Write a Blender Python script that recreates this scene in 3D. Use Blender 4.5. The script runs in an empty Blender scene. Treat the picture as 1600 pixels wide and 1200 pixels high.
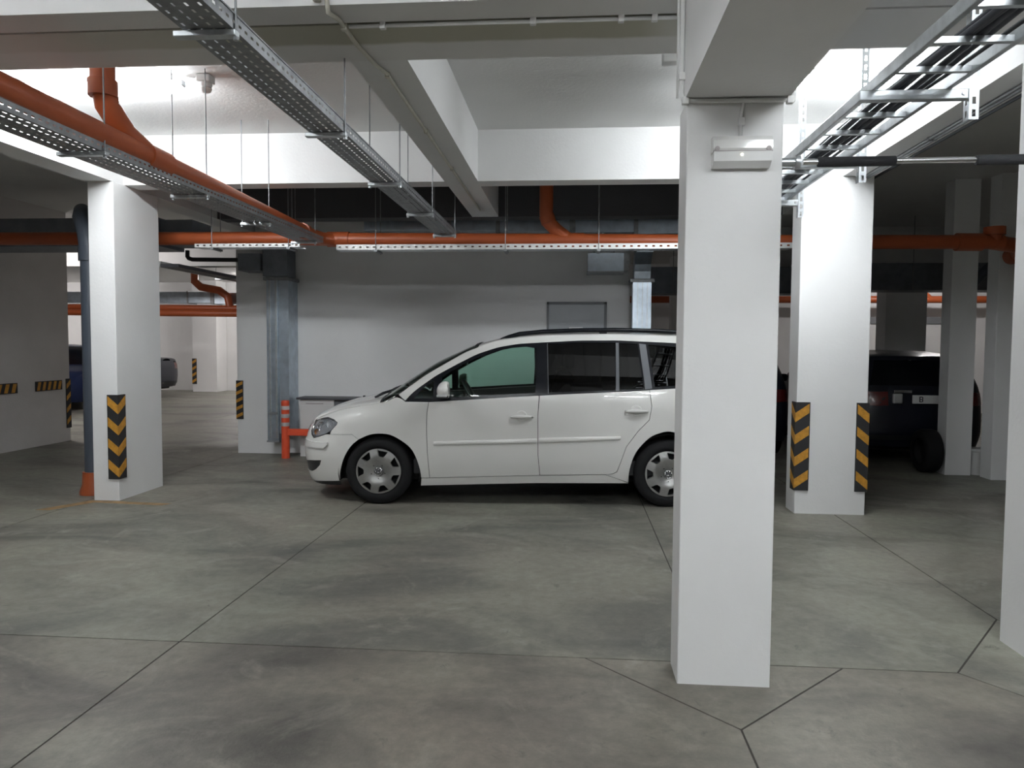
import bpy, bmesh, math, random
from mathutils import Vector, Matrix
from mathutils.geometry import delaunay_2d_cdt
random.seed(7)
SC = bpy.context.scene
COL = SC.collection
PI = math.pi

# ------------------------------------------------------------------ camera, world, exposure
cam_data = bpy.data.cameras.new('camera')
cam_data.sensor_fit = 'HORIZONTAL'; cam_data.sensor_width = 36.0
cam_data.lens = 36.0 * 1166.77 / 1600.0
cam_data.clip_start = 0.05; cam_data.clip_end = 200
cam = bpy.data.objects.new('camera', cam_data); COL.objects.link(cam)
yaw, pitch, roll = 0.081671, 0.050897, -0.00647
fwd = Vector((-math.sin(yaw)*math.cos(pitch), math.cos(yaw)*math.cos(pitch), -math.sin(pitch)))
rgt = Vector((math.cos(yaw), math.sin(yaw), 0.0)); dwn = fwd.cross(rgt)
r2 = math.cos(roll)*rgt + math.sin(roll)*dwn
d2 = -math.sin(roll)*rgt + math.cos(roll)*dwn
mw = Matrix(((r2.x, -d2.x, -fwd.x, 0.0), (r2.y, -d2.y, -fwd.y, 0.0), (r2.z, -d2.z, -fwd.z, 1.482), (0, 0, 0, 1)))
cam.matrix_world = mw
SC.camera = cam
world = bpy.data.worlds.new('world'); SC.world = world; world.use_nodes = True
world.node_tree.nodes['Background'].inputs[0].default_value = (0.6, 0.7, 0.9, 1)
world.node_tree.nodes['Background'].inputs[1].default_value = 0.0
SC.view_settings.view_transform = 'Standard'; SC.view_settings.look = 'None'
SC.view_settings.gamma = 1.0; SC.view_settings.use_curve_mapping = False
SC.view_settings.exposure = 1.0
LAMP = 49.0            # emission strength of the lamp diffusers

# ------------------------------------------------------------------ materials
MATS = {}
def new_mat(name):
    m = bpy.data.materials.new(name); m.use_nodes = True
    nt = m.node_tree
    return m, nt, nt.nodes['Principled BSDF']
def N(nt, t, **kw):
    n = nt.nodes.new(t)
    for k, v in kw.items():
        if k in n.inputs: n.inputs[k].default_value = v
        else: setattr(n, k, v)
    return n
def pbr(name, col, rough=0.6, metal=0.0, coat=0.0, bump=0.0, bscale=60.0, var=0.0, vscale=3.0, spec=0.5, aniso=None):
    m, nt, b = new_mat(name)
    b.inputs['Base Color'].default_value = (*col, 1); b.inputs['Roughness'].default_value = rough
    b.inputs['Metallic'].default_value = metal; b.inputs['Coat Weight'].default_value = coat
    b.inputs['Specular IOR Level'].default_value = spec
    if var or bump:
        tc = N(nt, 'ShaderNodeNewGeometry')
    if var:
        n = N(nt, 'ShaderNodeTexNoise', Scale=vscale, Detail=6.0, Roughness=0.6)
        nt.links.new(tc.outputs['Position'], n.inputs['Vector'])
        mx = N(nt, 'ShaderNodeMix', data_type='RGBA')
        lo = tuple(max(c*(1-var), 0) for c in col); hi = tuple(min(c*(1+var), 1) for c in col)
        mx.inputs[6].default_value = (*lo, 1); mx.inputs[7].default_value = (*hi, 1)
        rp = N(nt, 'ShaderNodeValToRGB'); rp.color_ramp.elements[0].position = .35; rp.color_ramp.elements[1].position = .65
        nt.links.new(n.outputs['Fac'], rp.inputs[0]); nt.links.new(rp.outputs[0], mx.inputs[0])
        nt.links.new(mx.outputs[2], b.inputs['Base Color'])
    if bump:
        n2 = N(nt, 'ShaderNodeTexNoise', Scale=bscale, Detail=4.0)
        nt.links.new(tc.outputs['Position'], n2.inputs['Vector'])
        bp = N(nt, 'ShaderNodeBump', Strength=bump, Distance=0.01)
        nt.links.new(n2.outputs['Fac'], bp.inputs['Height']); nt.links.new(bp.outputs[0], b.inputs['Normal'])
    MATS[name] = m
    return m
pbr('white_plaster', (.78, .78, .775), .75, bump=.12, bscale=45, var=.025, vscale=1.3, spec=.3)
pbr('ceiling_plaster', (.76, .76, .75), .8, bump=.2, bscale=40, var=.03, vscale=1.0, spec=.25)
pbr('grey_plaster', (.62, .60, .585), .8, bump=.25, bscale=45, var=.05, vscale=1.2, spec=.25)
pbr('dark_lining', (.085, .085, .09), .9, bump=.3, bscale=80)  # near-black grey for the ceiling boards and cross beam over the orange pipe
pbr('galvanised', (.55, .58, .60), .38, .85, var=.12, vscale=14)
pbr('galvanised_dull', (.30, .31, .32), .55, .7, var=.15, vscale=18)
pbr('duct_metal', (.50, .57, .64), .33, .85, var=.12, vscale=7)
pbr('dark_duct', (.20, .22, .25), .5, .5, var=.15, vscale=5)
pbr('orange_pvc', (.40, .088, .026), .42, var=.06, vscale=4)
pbr('orange_paint', (.72, .085, .03), .45)
pbr('reflective_grey', (.45, .42, .42), .5)
pbr('black_rubber', (.022, .022, .024), .65, bump=.1, bscale=200)
pbr('yellow_reflective', (.52, .25, .03), .5, var=.18, vscale=30)
pbr('dark_pipe', (.075, .09, .115), .45)
pbr('white_plastic', (.75, .75, .74), .45)
pbr('cream_pipe', (.60, .58, .50), .5, var=.08, vscale=10)
pbr('clear_cover', (.80, .80, .78), .2, coat=.4)
pbr('foam_black', (.035, .036, .04), .85, bump=.3, bscale=300)
pbr('chrome', (.75, .75, .76), .18, 1.0)
pbr('cable_dark', (.05, .055, .07), .55)
pbr('door_grey', (.40, .42, .44), .5, var=.03, vscale=3)
pbr('door_frame_grey', (.17, .175, .185), .5)
pbr('paper_white', (.8, .8, .8), .7)
pbr('ink', (.03, .03, .035), .7)
pbr('worktop', (.075, .075, .085), .5)
pbr('slate_grey', (.12, .125, .135), .6)
pbr('cabinet_white', (.62, .62, .61), .6)
pbr('paint_white', (.72, .715, .69), .32, coat=1.0, spec=.5)
pbr('paint_black_blue', (.010, .012, .022), .35, coat=.25, spec=.3)
pbr('paint_navy', (.010, .018, .06), .35, coat=.25, spec=.3)
pbr('paint_dark_red', (.07, .022, .02), .35, coat=.8)
pbr('black_plastic', (.014, .015, .018), .42)
pbr('gloss_black', (.006, .007, .010), .22, spec=.22)
pbr('pillar_satin', (.10, .105, .115), .35, .4)
pbr('tyre_rubber', (.012, .012, .013), .8, spec=.25, bump=.15, bscale=150)
pbr('hubcap_silver', (.36, .36, .35), .36, .8, var=.08, vscale=12)
pbr('dark_well', (.01, .01, .011), .8)
pbr('interior_dark', (.028, .028, .03), .75)
pbr('interior_brown', (.10, .055, .035), .7)
pbr('red_lens', (.13, .010, .010), .2, coat=.6)
pbr('lamp_chrome', (.85, .86, .87), .28, .55)
pbr('headlight_inner', (.72, .73, .75), .22, .75)
pbr('amber_lens', (.55, .2, .03), .25)
pbr('led_glow', (.9, .9, .8), .4)

def glass(name, tint, ior=1.5, rough=0.0):
    m, nt, b = new_mat(name); nt.nodes.remove(b)
    out = nt.nodes['Material Output']
    tr = N(nt, 'ShaderNodeBsdfTransparent'); tr.inputs[0].default_value = (*tint, 1)
    gl = N(nt, 'ShaderNodeBsdfGlossy'); gl.inputs['Roughness'].default_value = rough
    fr = N(nt, 'ShaderNodeFresnel'); fr.inputs[0].default_value = ior
    mx = N(nt, 'ShaderNodeMixShader')
    nt.links.new(fr.outputs[0], mx.inputs[0]); nt.links.new(tr.outputs[0], mx.inputs[1]); nt.links.new(gl.outputs[0], mx.inputs[2])
    nt.links.new(mx.outputs[0], out.inputs[0]); MATS[name] = m
glass('green_glass', (.62, .83, .74))
glass('privacy_glass', (.022, .026, .032), 1.42)
glass('clear_lens', (.93, .94, .95), 1.5)

def emit(name, col, s):
    m, nt, b = new_mat(name)
    b.inputs['Base Color'].default_value = (.8, .8, .8, 1)
    b.inputs['Emission Color'].default_value = (*col, 1); b.inputs['Emission Strength'].default_value = s
    MATS[name] = m
emit('lamp_diffuser', (.93, .97, 1.0), LAMP)
emit('lamp_diffuser_far', (1.0, .95, .94), LAMP*1.7)
emit('lamp_diffuser_dim', (1.0, .96, .95), LAMP*.8)
emit('led_on', (1, .95, .7), 3.0)

def concrete(name, A1, A2, A3, A4):
    m, nt, b = new_mat(name)
    L = nt.links.new
    g = N(nt, 'ShaderNodeNewGeometry')
    n1 = N(nt, 'ShaderNodeTexNoise', Scale=.42, Detail=5.0, Roughness=.55, Distortion=1.2)
    n2 = N(nt, 'ShaderNodeTexNoise', Scale=1.0, Detail=6.0, Roughness=.55, Distortion=1.0)
    n3 = N(nt, 'ShaderNodeTexNoise', Scale=14.0, Detail=8.0, Roughness=.7)
    n4 = N(nt, 'ShaderNodeTexNoise', Scale=70.0, Detail=3.0)
    mp = N(nt, 'ShaderNodeMapping'); mp.inputs['Scale'].default_value = (.65, 1.15, 1)
    L(g.outputs['Position'], mp.inputs[0])
    for n in (n1, n3, n4): L(g.outputs['Position'], n.inputs['Vector'])
    L(mp.outputs[0], n2.inputs['Vector'])
    def ramp(src, a, bb):
        r = N(nt, 'ShaderNodeValToRGB'); r.color_ramp.elements[0].position = a; r.color_ramp.elements[1].position = bb
        L(src, r.inputs[0]); return r.outputs[0]
    def mix(f, c1, c2, typ='MIX'):
        x = N(nt, 'ShaderNodeMix', data_type='RGBA', blend_type=typ)
        if hasattr(f, 'links'): L(f, x.inputs[0])
        else: x.inputs[0].default_value = f
        for i, c in ((6, c1), (7, c2)):
            if hasattr(c, 'links'): L(c, x.inputs[i])
            else: x.inputs[i].default_value = (*c, 1)
        return x.outputs[2]
    base = mix(ramp(n1.outputs['Fac'], .38, .62), A1, A2)
    dark = mix(ramp(n2.outputs['Fac'], .42, .70), base, A3)
    n5 = N(nt, 'ShaderNodeTexNoise', Scale=1.5, Detail=10.0, Roughness=.68, Distortion=2.2)
    L(g.outputs['Position'], n5.inputs['Vector'])
    light = mix(ramp(n5.outputs['Fac'], .54, .80), dark, A4)
    n6 = N(nt, 'ShaderNodeTexNoise', Scale=5.0, Detail=9.0, Roughness=.75, Distortion=1.0)
    L(g.outputs['Position'], n6.inputs['Vector'])
    spots = mix(ramp(n6.outputs['Fac'], .60, .72), light, A3)
    fine = mix(.28, spots, ramp(n3.outputs['Fac'], .25, .80), 'OVERLAY')
    L(fine, b.inputs['Base Color'])
    rr = N(nt, 'ShaderNodeMapRange'); rr.inputs[3].default_value = .36; rr.inputs[4].default_value = .62
    L(n2.outputs['Fac'], rr.inputs[0]); L(rr.outputs[0], b.inputs['Roughness'])
    bp = N(nt, 'ShaderNodeBump', Strength=.12, Distance=.01); L(n4.outputs['Fac'], bp.inputs['Height'])
    L(bp.outputs[0], b.inputs['Normal']); b.inputs['Specular IOR Level'].default_value = .4
    MATS[name] = m
concrete('concrete', (.225, .225, .185), (.200, .185, .155), (.085, .084, .076), (.295, .29, .245))
concrete('concrete_brown', (.208, .196, .162), (.186, .165, .138), (.080, .074, .065), (.28, .263, .222))
pbr('joint_filler', (.045, .04, .035), .9)
pbr('floor_paint_yellow', (.30, .18, .075), .6, var=.35, vscale=9)

def stained_plaster():
    # plaster with an olive damp stain along the expansion joint
    m, nt, b = new_mat('stained_plaster'); L = nt.links.new
    g = N(nt, 'ShaderNodeNewGeometry'); sp = N(nt, 'ShaderNodeSeparateXYZ'); L(g.outputs['Position'], sp.inputs[0])
    n = N(nt, 'ShaderNodeTexNoise', Scale=3.0, Detail=6.0); L(g.outputs['Position'], n.inputs['Vector'])
    a = N(nt, 'ShaderNodeMath', operation='MULTIPLY_ADD'); L(n.outputs['Fac'], a.inputs[0]); a.inputs[1].default_value = .06; L(sp.outputs[1], a.inputs[2])
    r = N(nt, 'ShaderNodeMapRange'); r.inputs[1].default_value = 3.745; r.inputs[2].default_value = 3.775; r.inputs[3].default_value = 1; r.inputs[4].default_value = 0
    L(a.outputs[0], r.inputs[0])
    rx = N(nt, 'ShaderNodeMapRange'); rx.inputs[1].default_value = -3.4; rx.inputs[2].default_value = -1.1; L(sp.outputs[0], rx.inputs[0])
    rx2 = N(nt, 'ShaderNodeMapRange'); rx2.inputs[1].default_value = .3; rx2.inputs[2].default_value = .6; rx2.inputs[3].default_value = 1; rx2.inputs[4].default_value = 0; L(sp.outputs[0], rx2.inputs[0])
    m0 = N(nt, 'ShaderNodeMath', operation='MULTIPLY'); L(rx.outputs[0], m0.inputs[0]); L(rx2.outputs[0], m0.inputs[1]); rx = m0
    mu = N(nt, 'ShaderNodeMath', operation='MULTIPLY'); L(r.outputs[0], mu.inputs[0]); L(rx.outputs[0], mu.inputs[1])
    mx = N(nt, 'ShaderNodeMix', data_type='RGBA'); mx.inputs[6].default_value = (.74, .735, .72, 1); mx.inputs[7].default_value = (.46, .45, .37, 1)
    L(mu.outputs[0], mx.inputs[0]); L(mx.outputs[2], b.inputs['Base Color']); b.inputs['Roughness'].default_value = .8
    MATS['stained_plaster'] = m
stained_plaster()

# ------------------------------------------------------------------ mesh helpers
class MB:
    def __init__(s): s.v = []; s.f = []
    def add(s, vs, fs):
        o = len(s.v); s.v += [tuple(p) for p in vs]; s.f += [tuple(i+o for i in f) for f in fs]; return s
    def box(s, x0, x1, y0, y1, z0, z1, c=0.0):
        if c <= 0:
            vs = [(x, y, z) for z in (z0, z1) for y in (y0, y1) for x in (x0, x1)]
            return s.add(vs, [(0, 2, 3, 1), (4, 5, 7, 6), (0, 1, 5, 4), (2, 6, 7, 3), (0, 4, 6, 2), (1, 3, 7, 5)])
        bm = bmesh.new(); bmesh.ops.create_cube(bm, size=1)
        for v in bm.verts:
            v.co = Vector(((x0+x1)/2+v.co.x*(x1-x0), (y0+y1)/2+v.co.y*(y1-y0), (z0+z1)/2+v.co.z*(z1-z0)))
        bmesh.ops.bevel(bm, geom=list(bm.edges), offset=c, segments=2, affect='EDGES', profile=.5)
        bm.verts.index_update()
        s.add([v.co[:] for v in bm.verts], [[v.index for v in f.verts] for f in bm.faces]); bm.free(); return s
    def tube(s, pts, r, n=14, cap=True, closed=False):
        P = [Vector(p) for p in pts]; k = len(P); rings = []
        up = None
        for i in range(k):
            if closed: t = (P[(i+1) % k]-P[i-1]).normalized()
            elif i == 0: t = (P[1]-P[0]).normalized()
            elif i == k-1: t = (P[-1]-P[-2]).normalized()
            else: t = ((P[i]-P[i-1]).normalized()+(P[i+1]-P[i]).normalized()).normalized()
            if up is None:
                a = Vector((0, 0, 1)) if abs(t.z) < .9 else Vector((1, 0, 0))
                up = (a-t*a.dot(t)).normalized()
            else: up = (up-t*up.dot(t)).normalized()
            q = t.cross(up)
            rr = r[i] if isinstance(r, (list, tuple)) else r
            rings.append([P[i]+up*(rr*math.cos(2*PI*j/n))+q*(rr*math.sin(2*PI*j/n)) for j in range(n)])
        vs = [p for R in rings for p in R]; fs = []
        for i in range(k if closed else k-1):
            a = i*n; b = ((i+1) % k)*n
            fs += [(a+j, a+(j+1) % n, b+(j+1) % n, b+j) for j in range(n)]
        if cap and not closed: fs += [tuple(range(n-1, -1, -1)), tuple(range((k-1)*n, k*n))]
        return s.add(vs, fs)
    def prism(s, poly, axis, a0, a1):
        # poly: 2-D points in the two other axes (cyclic order), extruded along axis
        n = len(poly)
        def m(p, a):
            if axis == 'x': return (a, p[0], p[1])
            if axis == 'y': return (p[0], a, p[1])
            return (p[0], p[1], a)
        vs = [m(p, a0) for p in poly]+[m(p, a1) for p in poly]
        fs = [tuple(range(n)), tuple(range(2*n-1, n-1, -1))]+[(i, (i+1) % n, n+(i+1) % n, n+i) for i in range(n)]
        return s.add(vs, fs)
    def slotted(s, o, du, dv, ul, vl, pitch, su, rows, sv):
        # sheet with rows of real slots; o origin, du dv unit vectors
        o, du, dv = Vector(o), Vector(du), Vector(dv)
        nu = max(1, round(ul/pitch)); pu = ul/nu; pv = vl/rows
        for i in range(nu):
            for j in range(rows):
                sh = 0
                u0, u1, v0, v1 = i*pu, (i+1)*pu, j*pv, (j+1)*pv
                a0, a1 = u0+(pu-su)/2, u0+(pu+su)/2; b0, b1 = v0+(pv-sv)/2, v0+(pv+sv)/2
                P = [(u0, v0), (u1, v0), (u1, v1), (u0, v1), (a0, b0), (a1, b0), (a1, b1), (a0, b1)]
                s.add([o+du*p[0]+dv*p[1] for p in P], [(0, 1, 5, 4), (1, 2, 6, 5), (2, 3, 7, 6), (3, 0, 4, 7)])
        return s
    def lathe(s, prof, o, axis, n=40):
        # prof (r, h) along axis (unit Vector) from o
        ax = Vector(axis).normalized(); a = Vector((0, 0, 1)) if abs(ax.z) < .9 else Vector((1, 0, 0))
        e1 = (a-ax*a.dot(ax)).normalized(); e2 = ax.cross(e1); o = Vector(o); k = len(prof)
        vs = [o+ax*h+e1*(r*math.cos(2*PI*j/n))+e2*(r*math.sin(2*PI*j/n)) for r, h in prof for j in range(n)]
        fs = [(i*n+j, i*n+(j+1) % n, (i+1)*n+(j+1) % n, (i+1)*n+j) for i in range(k-1) for j in range(n)]
        return s.add(vs, fs)
    def build(s, name, mat, parent=None, smooth=None, fix=True):
        me = bpy.data.meshes.new(name); me.from_pydata(s.v, [], s.f); me.validate()
        if fix:
            bm = bmesh.new(); bm.from_mesh(me); bmesh.ops.recalc_face_normals(bm, faces=bm.faces); bm.to_mesh(me); bm.free()
        me.materials.append(MATS[mat])
        o = bpy.data.objects.new(name, me); COL.objects.link(o)
        if parent is not None: o.parent = parent
        if smooth:
            me.shade_smooth() if smooth is True else me.set_sharp_from_angle(angle=math.radians(smooth))
            if smooth is not True: 
                for p in me.polygons: p.use_smooth = True
        return o
def tag(o, label=None, cat=None, group=None, kind=None):
    if label: o['label'] = label
    if cat: o['category'] = cat
    if group: o['group'] = group
    if kind: o['kind'] = kind
    return o
def empty(name, loc=(0, 0, 0), rz=0.0):
    o = bpy.data.objects.new(name, None); COL.objects.link(o); o.location = loc; o.rotation_euler = (0, 0, rz)
    o.empty_display_size = .1
    return o
def struct(name, mb, mat, label=None, smooth=None):
    return tag(mb.build(name, mat, None, smooth), label, None, None, 'structure')
def bx(*a): return MB().box(*a)
def copy_tree(o, parent=None):
    c = o.copy(); COL.objects.link(c); c.parent = parent
    for ch in o.children: copy_tree(ch, c)
    return c

# ------------------------------------------------------------------ the place: floor, ceiling, beams, columns, walls
ZB, ZC = 2.98, 3.44
fl = struct('floor', bx(-18, 14, -7, 30, -.20, -.003), 'joint_filler', 'grey power-floated concrete garage floor with saw-cut joints')
def slab(poly, gap=.0045):
    n = len(poly); q = []
    A = sum(poly[i][0]*poly[(i+1) % n][1]-poly[(i+1) % n][0]*poly[i][1] for i in range(n))
    sgn = 1 if A > 0 else -1
    for i in range(n):
        a, b, c = Vector(poly[i-1]), Vector(poly[i]), Vector(poly[(i+1) % n])
        e1 = (b-a).normalized(); e2 = (c-b).normalized()
        n1 = Vector((-e1.y, e1.x))*sgn; n2 = Vector((-e2.y, e2.x))*sgn
        k = (n1+n2); k = k/max(k.length_squared/2, .2)
        q.append(tuple(b+k*gap))
    MB().prism(q, 'z', -.05, 0.0).build('slab', 'concrete_brown' if max(p[1] for p in poly) <= J+.01 else 'concrete', fl)
J = 3.505
XL = [-18, -12.4, -9.8, -7.15, -4.55, -1.94]
for y0, y1 in ((-7, -1.7), (-1.7, J), (J, 8.72), (8.72, 13.9), (13.9, 19.1), (19.1, 30)):
    for i in range(len(XL)-1):
        slab([(XL[i], y0), (XL[i+1], y0), (XL[i+1], y1), (XL[i], y1)])
    for x0, x1 in ((4.9, 8.2), (8.2, 14)):
        slab([(x0, y0), (x1, y0), (x1, y1), (x0, y1)])
    if (y0, y1) not in ((-1.7, J), (J, 8.72)):
        for x0, x1 in ((-1.94, .665), (.665, 2.33), (2.33, 4.9)):
            slab([(x0, y0), (x1, y0), (x1, y1), (x0, y1)])
slab([(-1.94, -1.7), (.665, -1.7), (.665, 2.89), (.07, J), (-1.94, J)])
slab([(.665, -1.7), (2.33, -1.7), (2.33, 2.78), (1.77, J), (1.26, J), (.665, 2.89)])
slab([(.07, J), (.665, 2.89), (1.26, J)])
slab([(1.77, J), (2.33, 2.78), (2.89, J), (2.33, 4.23)])
slab([(2.33, -1.7), (4.9, -1.7), (4.9, J), (2.89, J), (2.33, 2.78)])
slab([(-1.94, J), (.665, J), (.665, 8.72), (-1.94, 8.72)])
slab([(.665, J), (1.77, J), (2.33, 4.23), (2.33, 8.72), (.665, 8.72)])
slab([(2.33, 4.23), (2.89, J), (4.9, J), (4.9, 8.72), (2.33, 8.72)])

struct('ceiling', bx(-18, 14, -7, 30, ZC, ZC+.25), 'ceiling_plaster', 'white plastered garage ceiling')
def beam(x0, x1, y0, y1, z0, label, mat='white_plaster'):
    return struct('beam', bx(x0, x1, y0, y1, z0, ZC), mat, label)
beam(-4.54, 2.33, 3.30, 3.485, ZB, 'white concrete cross beam nearest the camera in front of the expansion joint')
beam(-4.54, 2.33, 3.505, 3.95, ZB, 'white concrete cross beam behind the expansion joint with damp stain', 'stained_plaster')
beam(-4.27, 2.33, 6.84, 7.06, ZB, 'white concrete cross beam above the white car')
beam(-1.19, -.885, 3.95, 6.84, ZB, 'white concrete beam running away from the camera with a conduit below')
beam(-1.19, -.885, 7.06, 8.72, ZB, 'dim end of the lengthwise beam above the orange pipe')
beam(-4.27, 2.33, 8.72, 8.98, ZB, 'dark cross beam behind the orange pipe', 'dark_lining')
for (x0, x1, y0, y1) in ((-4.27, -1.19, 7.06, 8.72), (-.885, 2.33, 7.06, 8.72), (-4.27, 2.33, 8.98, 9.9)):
    struct('ceiling_lining', bx(x0, x1, y0, y1, ZC-.03, ZC), 'dark_lining', 'dark board on the ceiling over the orange pipe')
beam(-4.54, -4.27, -7, 9.9, ZB, 'white concrete beam resting on the column with the chevron guard')
beam(2.33, 2.60, -7, 8.72, ZB, 'white concrete beam beside the ladder tray')
beam(.46, .89, -7, 3.30, 2.53, 'deep white beam resting on the nearest column')
beam(-16, -4.55, 14.3, 14.6, 3.02, 'far white cross beam over the driveway beyond the chevron column')
beam(-4.54, 2.33, -2.2, -1.8, ZB, 'white cross beam behind the camera')
beam(2.6, 14, 12.6, 12.9, 2.75, 'dim cross beam far behind the dark hatchback')
def column(x0, x1, y0, y1, z1, label, mat='white_plaster', c=.006):
    return struct('column', MB().box(x0, x1, y0, y1, -.03, z1, c), mat, label)
column(.47, .87, 3.27, 3.49, 2.531, 'nearest white column carrying the emergency light')
column(-4.505, -4.255, 6.655, 7.41, 2.981, 'white column with the black and yellow chevron corner guard')
column(1.985, 2.595, 6.81, 7.08, 2.981, 'brightly lit white column with two striped corner guards')
column(2.18, 2.62, 3.32, 3.93, 2.981, 'white column cut off by the edge of the photo beside the pull-up bar')
column(4.37, 4.66, 9.11, 9.33, ZC, 'grey column in front of the dark hatchback')
column(4.73, 5.10, 8.82, 9.05, ZC, 'grey column next to the drain pipe, farthest to one side')
column(5.20, 5.86, 13.0, 13.4, 2.76, 'dim far column behind the dark hatchback roof')
column(2.10, 2.75, 16.4, 16.8, ZC, 'dim far column beside the core wall duct')
column(-11.78, -11.0, 22.3, 22.98, ZC, 'far column with a small striped guard beyond the driveway')
# core with the door
struct('wall_back', bx(-3.95, .73, 9.90, 10.12, -.03, ZC), 'white_plaster', 'long white wall behind the white car')
column(-4.55, -3.9, 9.80, 10.2, ZC, 'wall pillar at the end of the long white wall with striped guard')
struct('wall_core_left', bx(-4.55, -4.35, 10.2, 14.0, -.03, ZC), 'white_plaster', 'side wall of the stair core')
struct('wall_core_right', bx(.53, .73, 10.12, 14.0, -.03, ZC), 'white_plaster', 'other side wall of the stair core')
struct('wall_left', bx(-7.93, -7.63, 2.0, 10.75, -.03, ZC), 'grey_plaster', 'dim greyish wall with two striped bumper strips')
struct('wall_far_left', bx(-18, -4.55, 23.0, 23.2, -.03, ZC), 'white_plaster', 'far bright white wall beyond the driveway')
struct('wall_far_right', bx(-4.55, 14, 18.0, 18.2, -.03, ZC), 'white_plaster', 'far bright white wall behind the dark cars')
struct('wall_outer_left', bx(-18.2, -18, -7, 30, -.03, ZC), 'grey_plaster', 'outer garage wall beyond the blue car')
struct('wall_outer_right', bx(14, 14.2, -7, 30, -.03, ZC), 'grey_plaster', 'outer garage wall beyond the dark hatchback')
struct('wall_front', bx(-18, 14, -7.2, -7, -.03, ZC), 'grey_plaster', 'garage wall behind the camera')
struct('wall_divider', bx(-4.75, -4.55, 18.0, 23.0, -.03, ZC), 'white_plaster', 'white wall between the two far rooms')

# door in the core wall
d = tag(bx(-.33, .40, 9.868, 9.902, 0, 2.03).build('door_1', 'door_grey'), 'grey metal door in the long white wall behind the car', kind='structure')
m = MB(); m.box(-.355, -.325, 9.855, 9.903, 0, 2.06); m.box(.395, .43, 9.855, 9.903, 0, 2.06); m.box(-.355, .43, 9.855, 9.903, 2.03, 2.065)
m.build('door_frame', 'door_frame_grey', d)
sg = bx(-.06, .12, 9.863, 9.868, 1.665, 1.735).build('door_sign', 'paper_white', d); 
m = MB()
for i, (a, b) in enumerate(((-.045, -.02), (-.015, .015), (.02, .03), (.045, .07), (.075, .09))):
    m.box(a, b, 9.861, 9.863, 1.705, 1.716+.004*(i % 2))
m.build('lettering', 'ink', sg)
MB().box(.31, .33, 9.835, 9.868, 1.0, 1.03, .004).box(.22, .33, 9.825, 9.84, 1.005, 1.025, .004).build('door_handle', 'chrome', d)
# doors in the far right wall
for k, (x0, x1) in enumerate(((6.2, 7.15), (8.05, 8.95))):
    o = tag(bx(x0, x1, 17.95, 18.0, 0, 2.05).build('door_%d' % (k+2), 'cabinet_white'), 'pale door in the far wall %s' % ('seen left of the dim far column' if k == 0 else 'seen between the dim far column and the grey column'), kind='structure')
    MB().box(x0-.05, x0, 17.93, 18.0, 0, 2.05).box(x1, x1+.05, 17.93, 18.0, 0, 2.05).box(x0-.08, x1+.08, 17.92, 18.0, 2.05, 2.2).build('door_frame', 'door_frame_grey', o)

# ------------------------------------------------------------------ lamps
def lamp(name, cx, cy, label, length=1.27, axis='x', far=None, group='ceiling tube lamps'):
    t = empty(name, (cx, cy, ZC), 0 if axis == 'x' else PI/2)
    tag(t, label, 'lamp', group)
    h = length/2
    MB().box(-h+.02, h-.02, -.05, .05, -.045, 0.0, .006).build('housing', 'white_plastic', t)
    # diffuser: rounded trough with tapering ends
    prof = [(-.052, -.045), (-.056, -.075), (-.044, -.112), (-.018, -.128), (.018, -.128), (.044, -.112), (.056, -.075), (.052, -.045)]
    secs = [(-h, .45), (-h+.05, .86), (-h+.12, 1.0), (h-.12, 1.0), (h-.05, .86), (h, .45)]
    vs = []; fs = []; n = len(prof)
    for x, s in secs:
        for (y, z) in prof: vs.append((x, y*(.6+.4*s), -.045+(z+.045)*s))
    for i in range(len(secs)-1): fs += [(i*n+j, i*n+(j+1) % n, (i+1)*n+(j+1) % n, (i+1)*n+j) for j in range(n)]
    fs += [tuple(range(n)), tuple(range((len(secs)-1)*n, len(secs)*n))]
    MB().add(vs, fs).build('diffuser', far if far else 'lamp_diffuser', t)
    for sx in (-1, 1):
        MB().box(sx*h-.012 if sx > 0 else -h-.02, sx*h+.02 if sx > 0 else -h+.012, -.03, .03, -.075, -.03, .006).build('end_clip', 'galvanised', t)
    return t
lamp('tube_lamp', -3.52, 5.36, 'lit tube lamp on the ceiling behind the orange riser pipe')
lamp('tube_lamp', 1.62, 5.55, 'lit tube lamp on the ceiling behind the nearest column and ladder tray')
lamp('tube_lamp', 1.92, .7, 'tube lamp over the camera beside the deep beam')
lamp('tube_lamp', 1.7, -.9, 'added unseen tube lamp behind the camera beside the deep beam')  # extra fixture out of view, added to strengthen light on the near column
lamp('tube_lamp', -.45, -.7, 'added unseen tube lamp behind the camera between the tray and the deep beam')  # also added out of view, lifts the near floor and column
lamp('tube_lamp', -3.5, .5, 'tube lamp above the camera beside the lengthwise orange pipe')
lamp('tube_lamp', -9.6, 12.2, 'far tube lamp lighting the driveway before the far beam', far='lamp_diffuser_far')
lamp('tube_lamp', -15.8, 19.5, 'far tube lamp lighting the room beyond the far beam', far='lamp_diffuser_far')
lamp('tube_lamp', -8.6, 20.6, 'added far tube lamp hidden behind the core to brighten the far white wall', far='lamp_diffuser_far')  # second far-room lamp, added out of sight for a brighter wall
lamp('tube_lamp', 7.4, 15.6, 'far tube lamp lighting the wall behind the dark cars', far='lamp_diffuser_dim')

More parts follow.
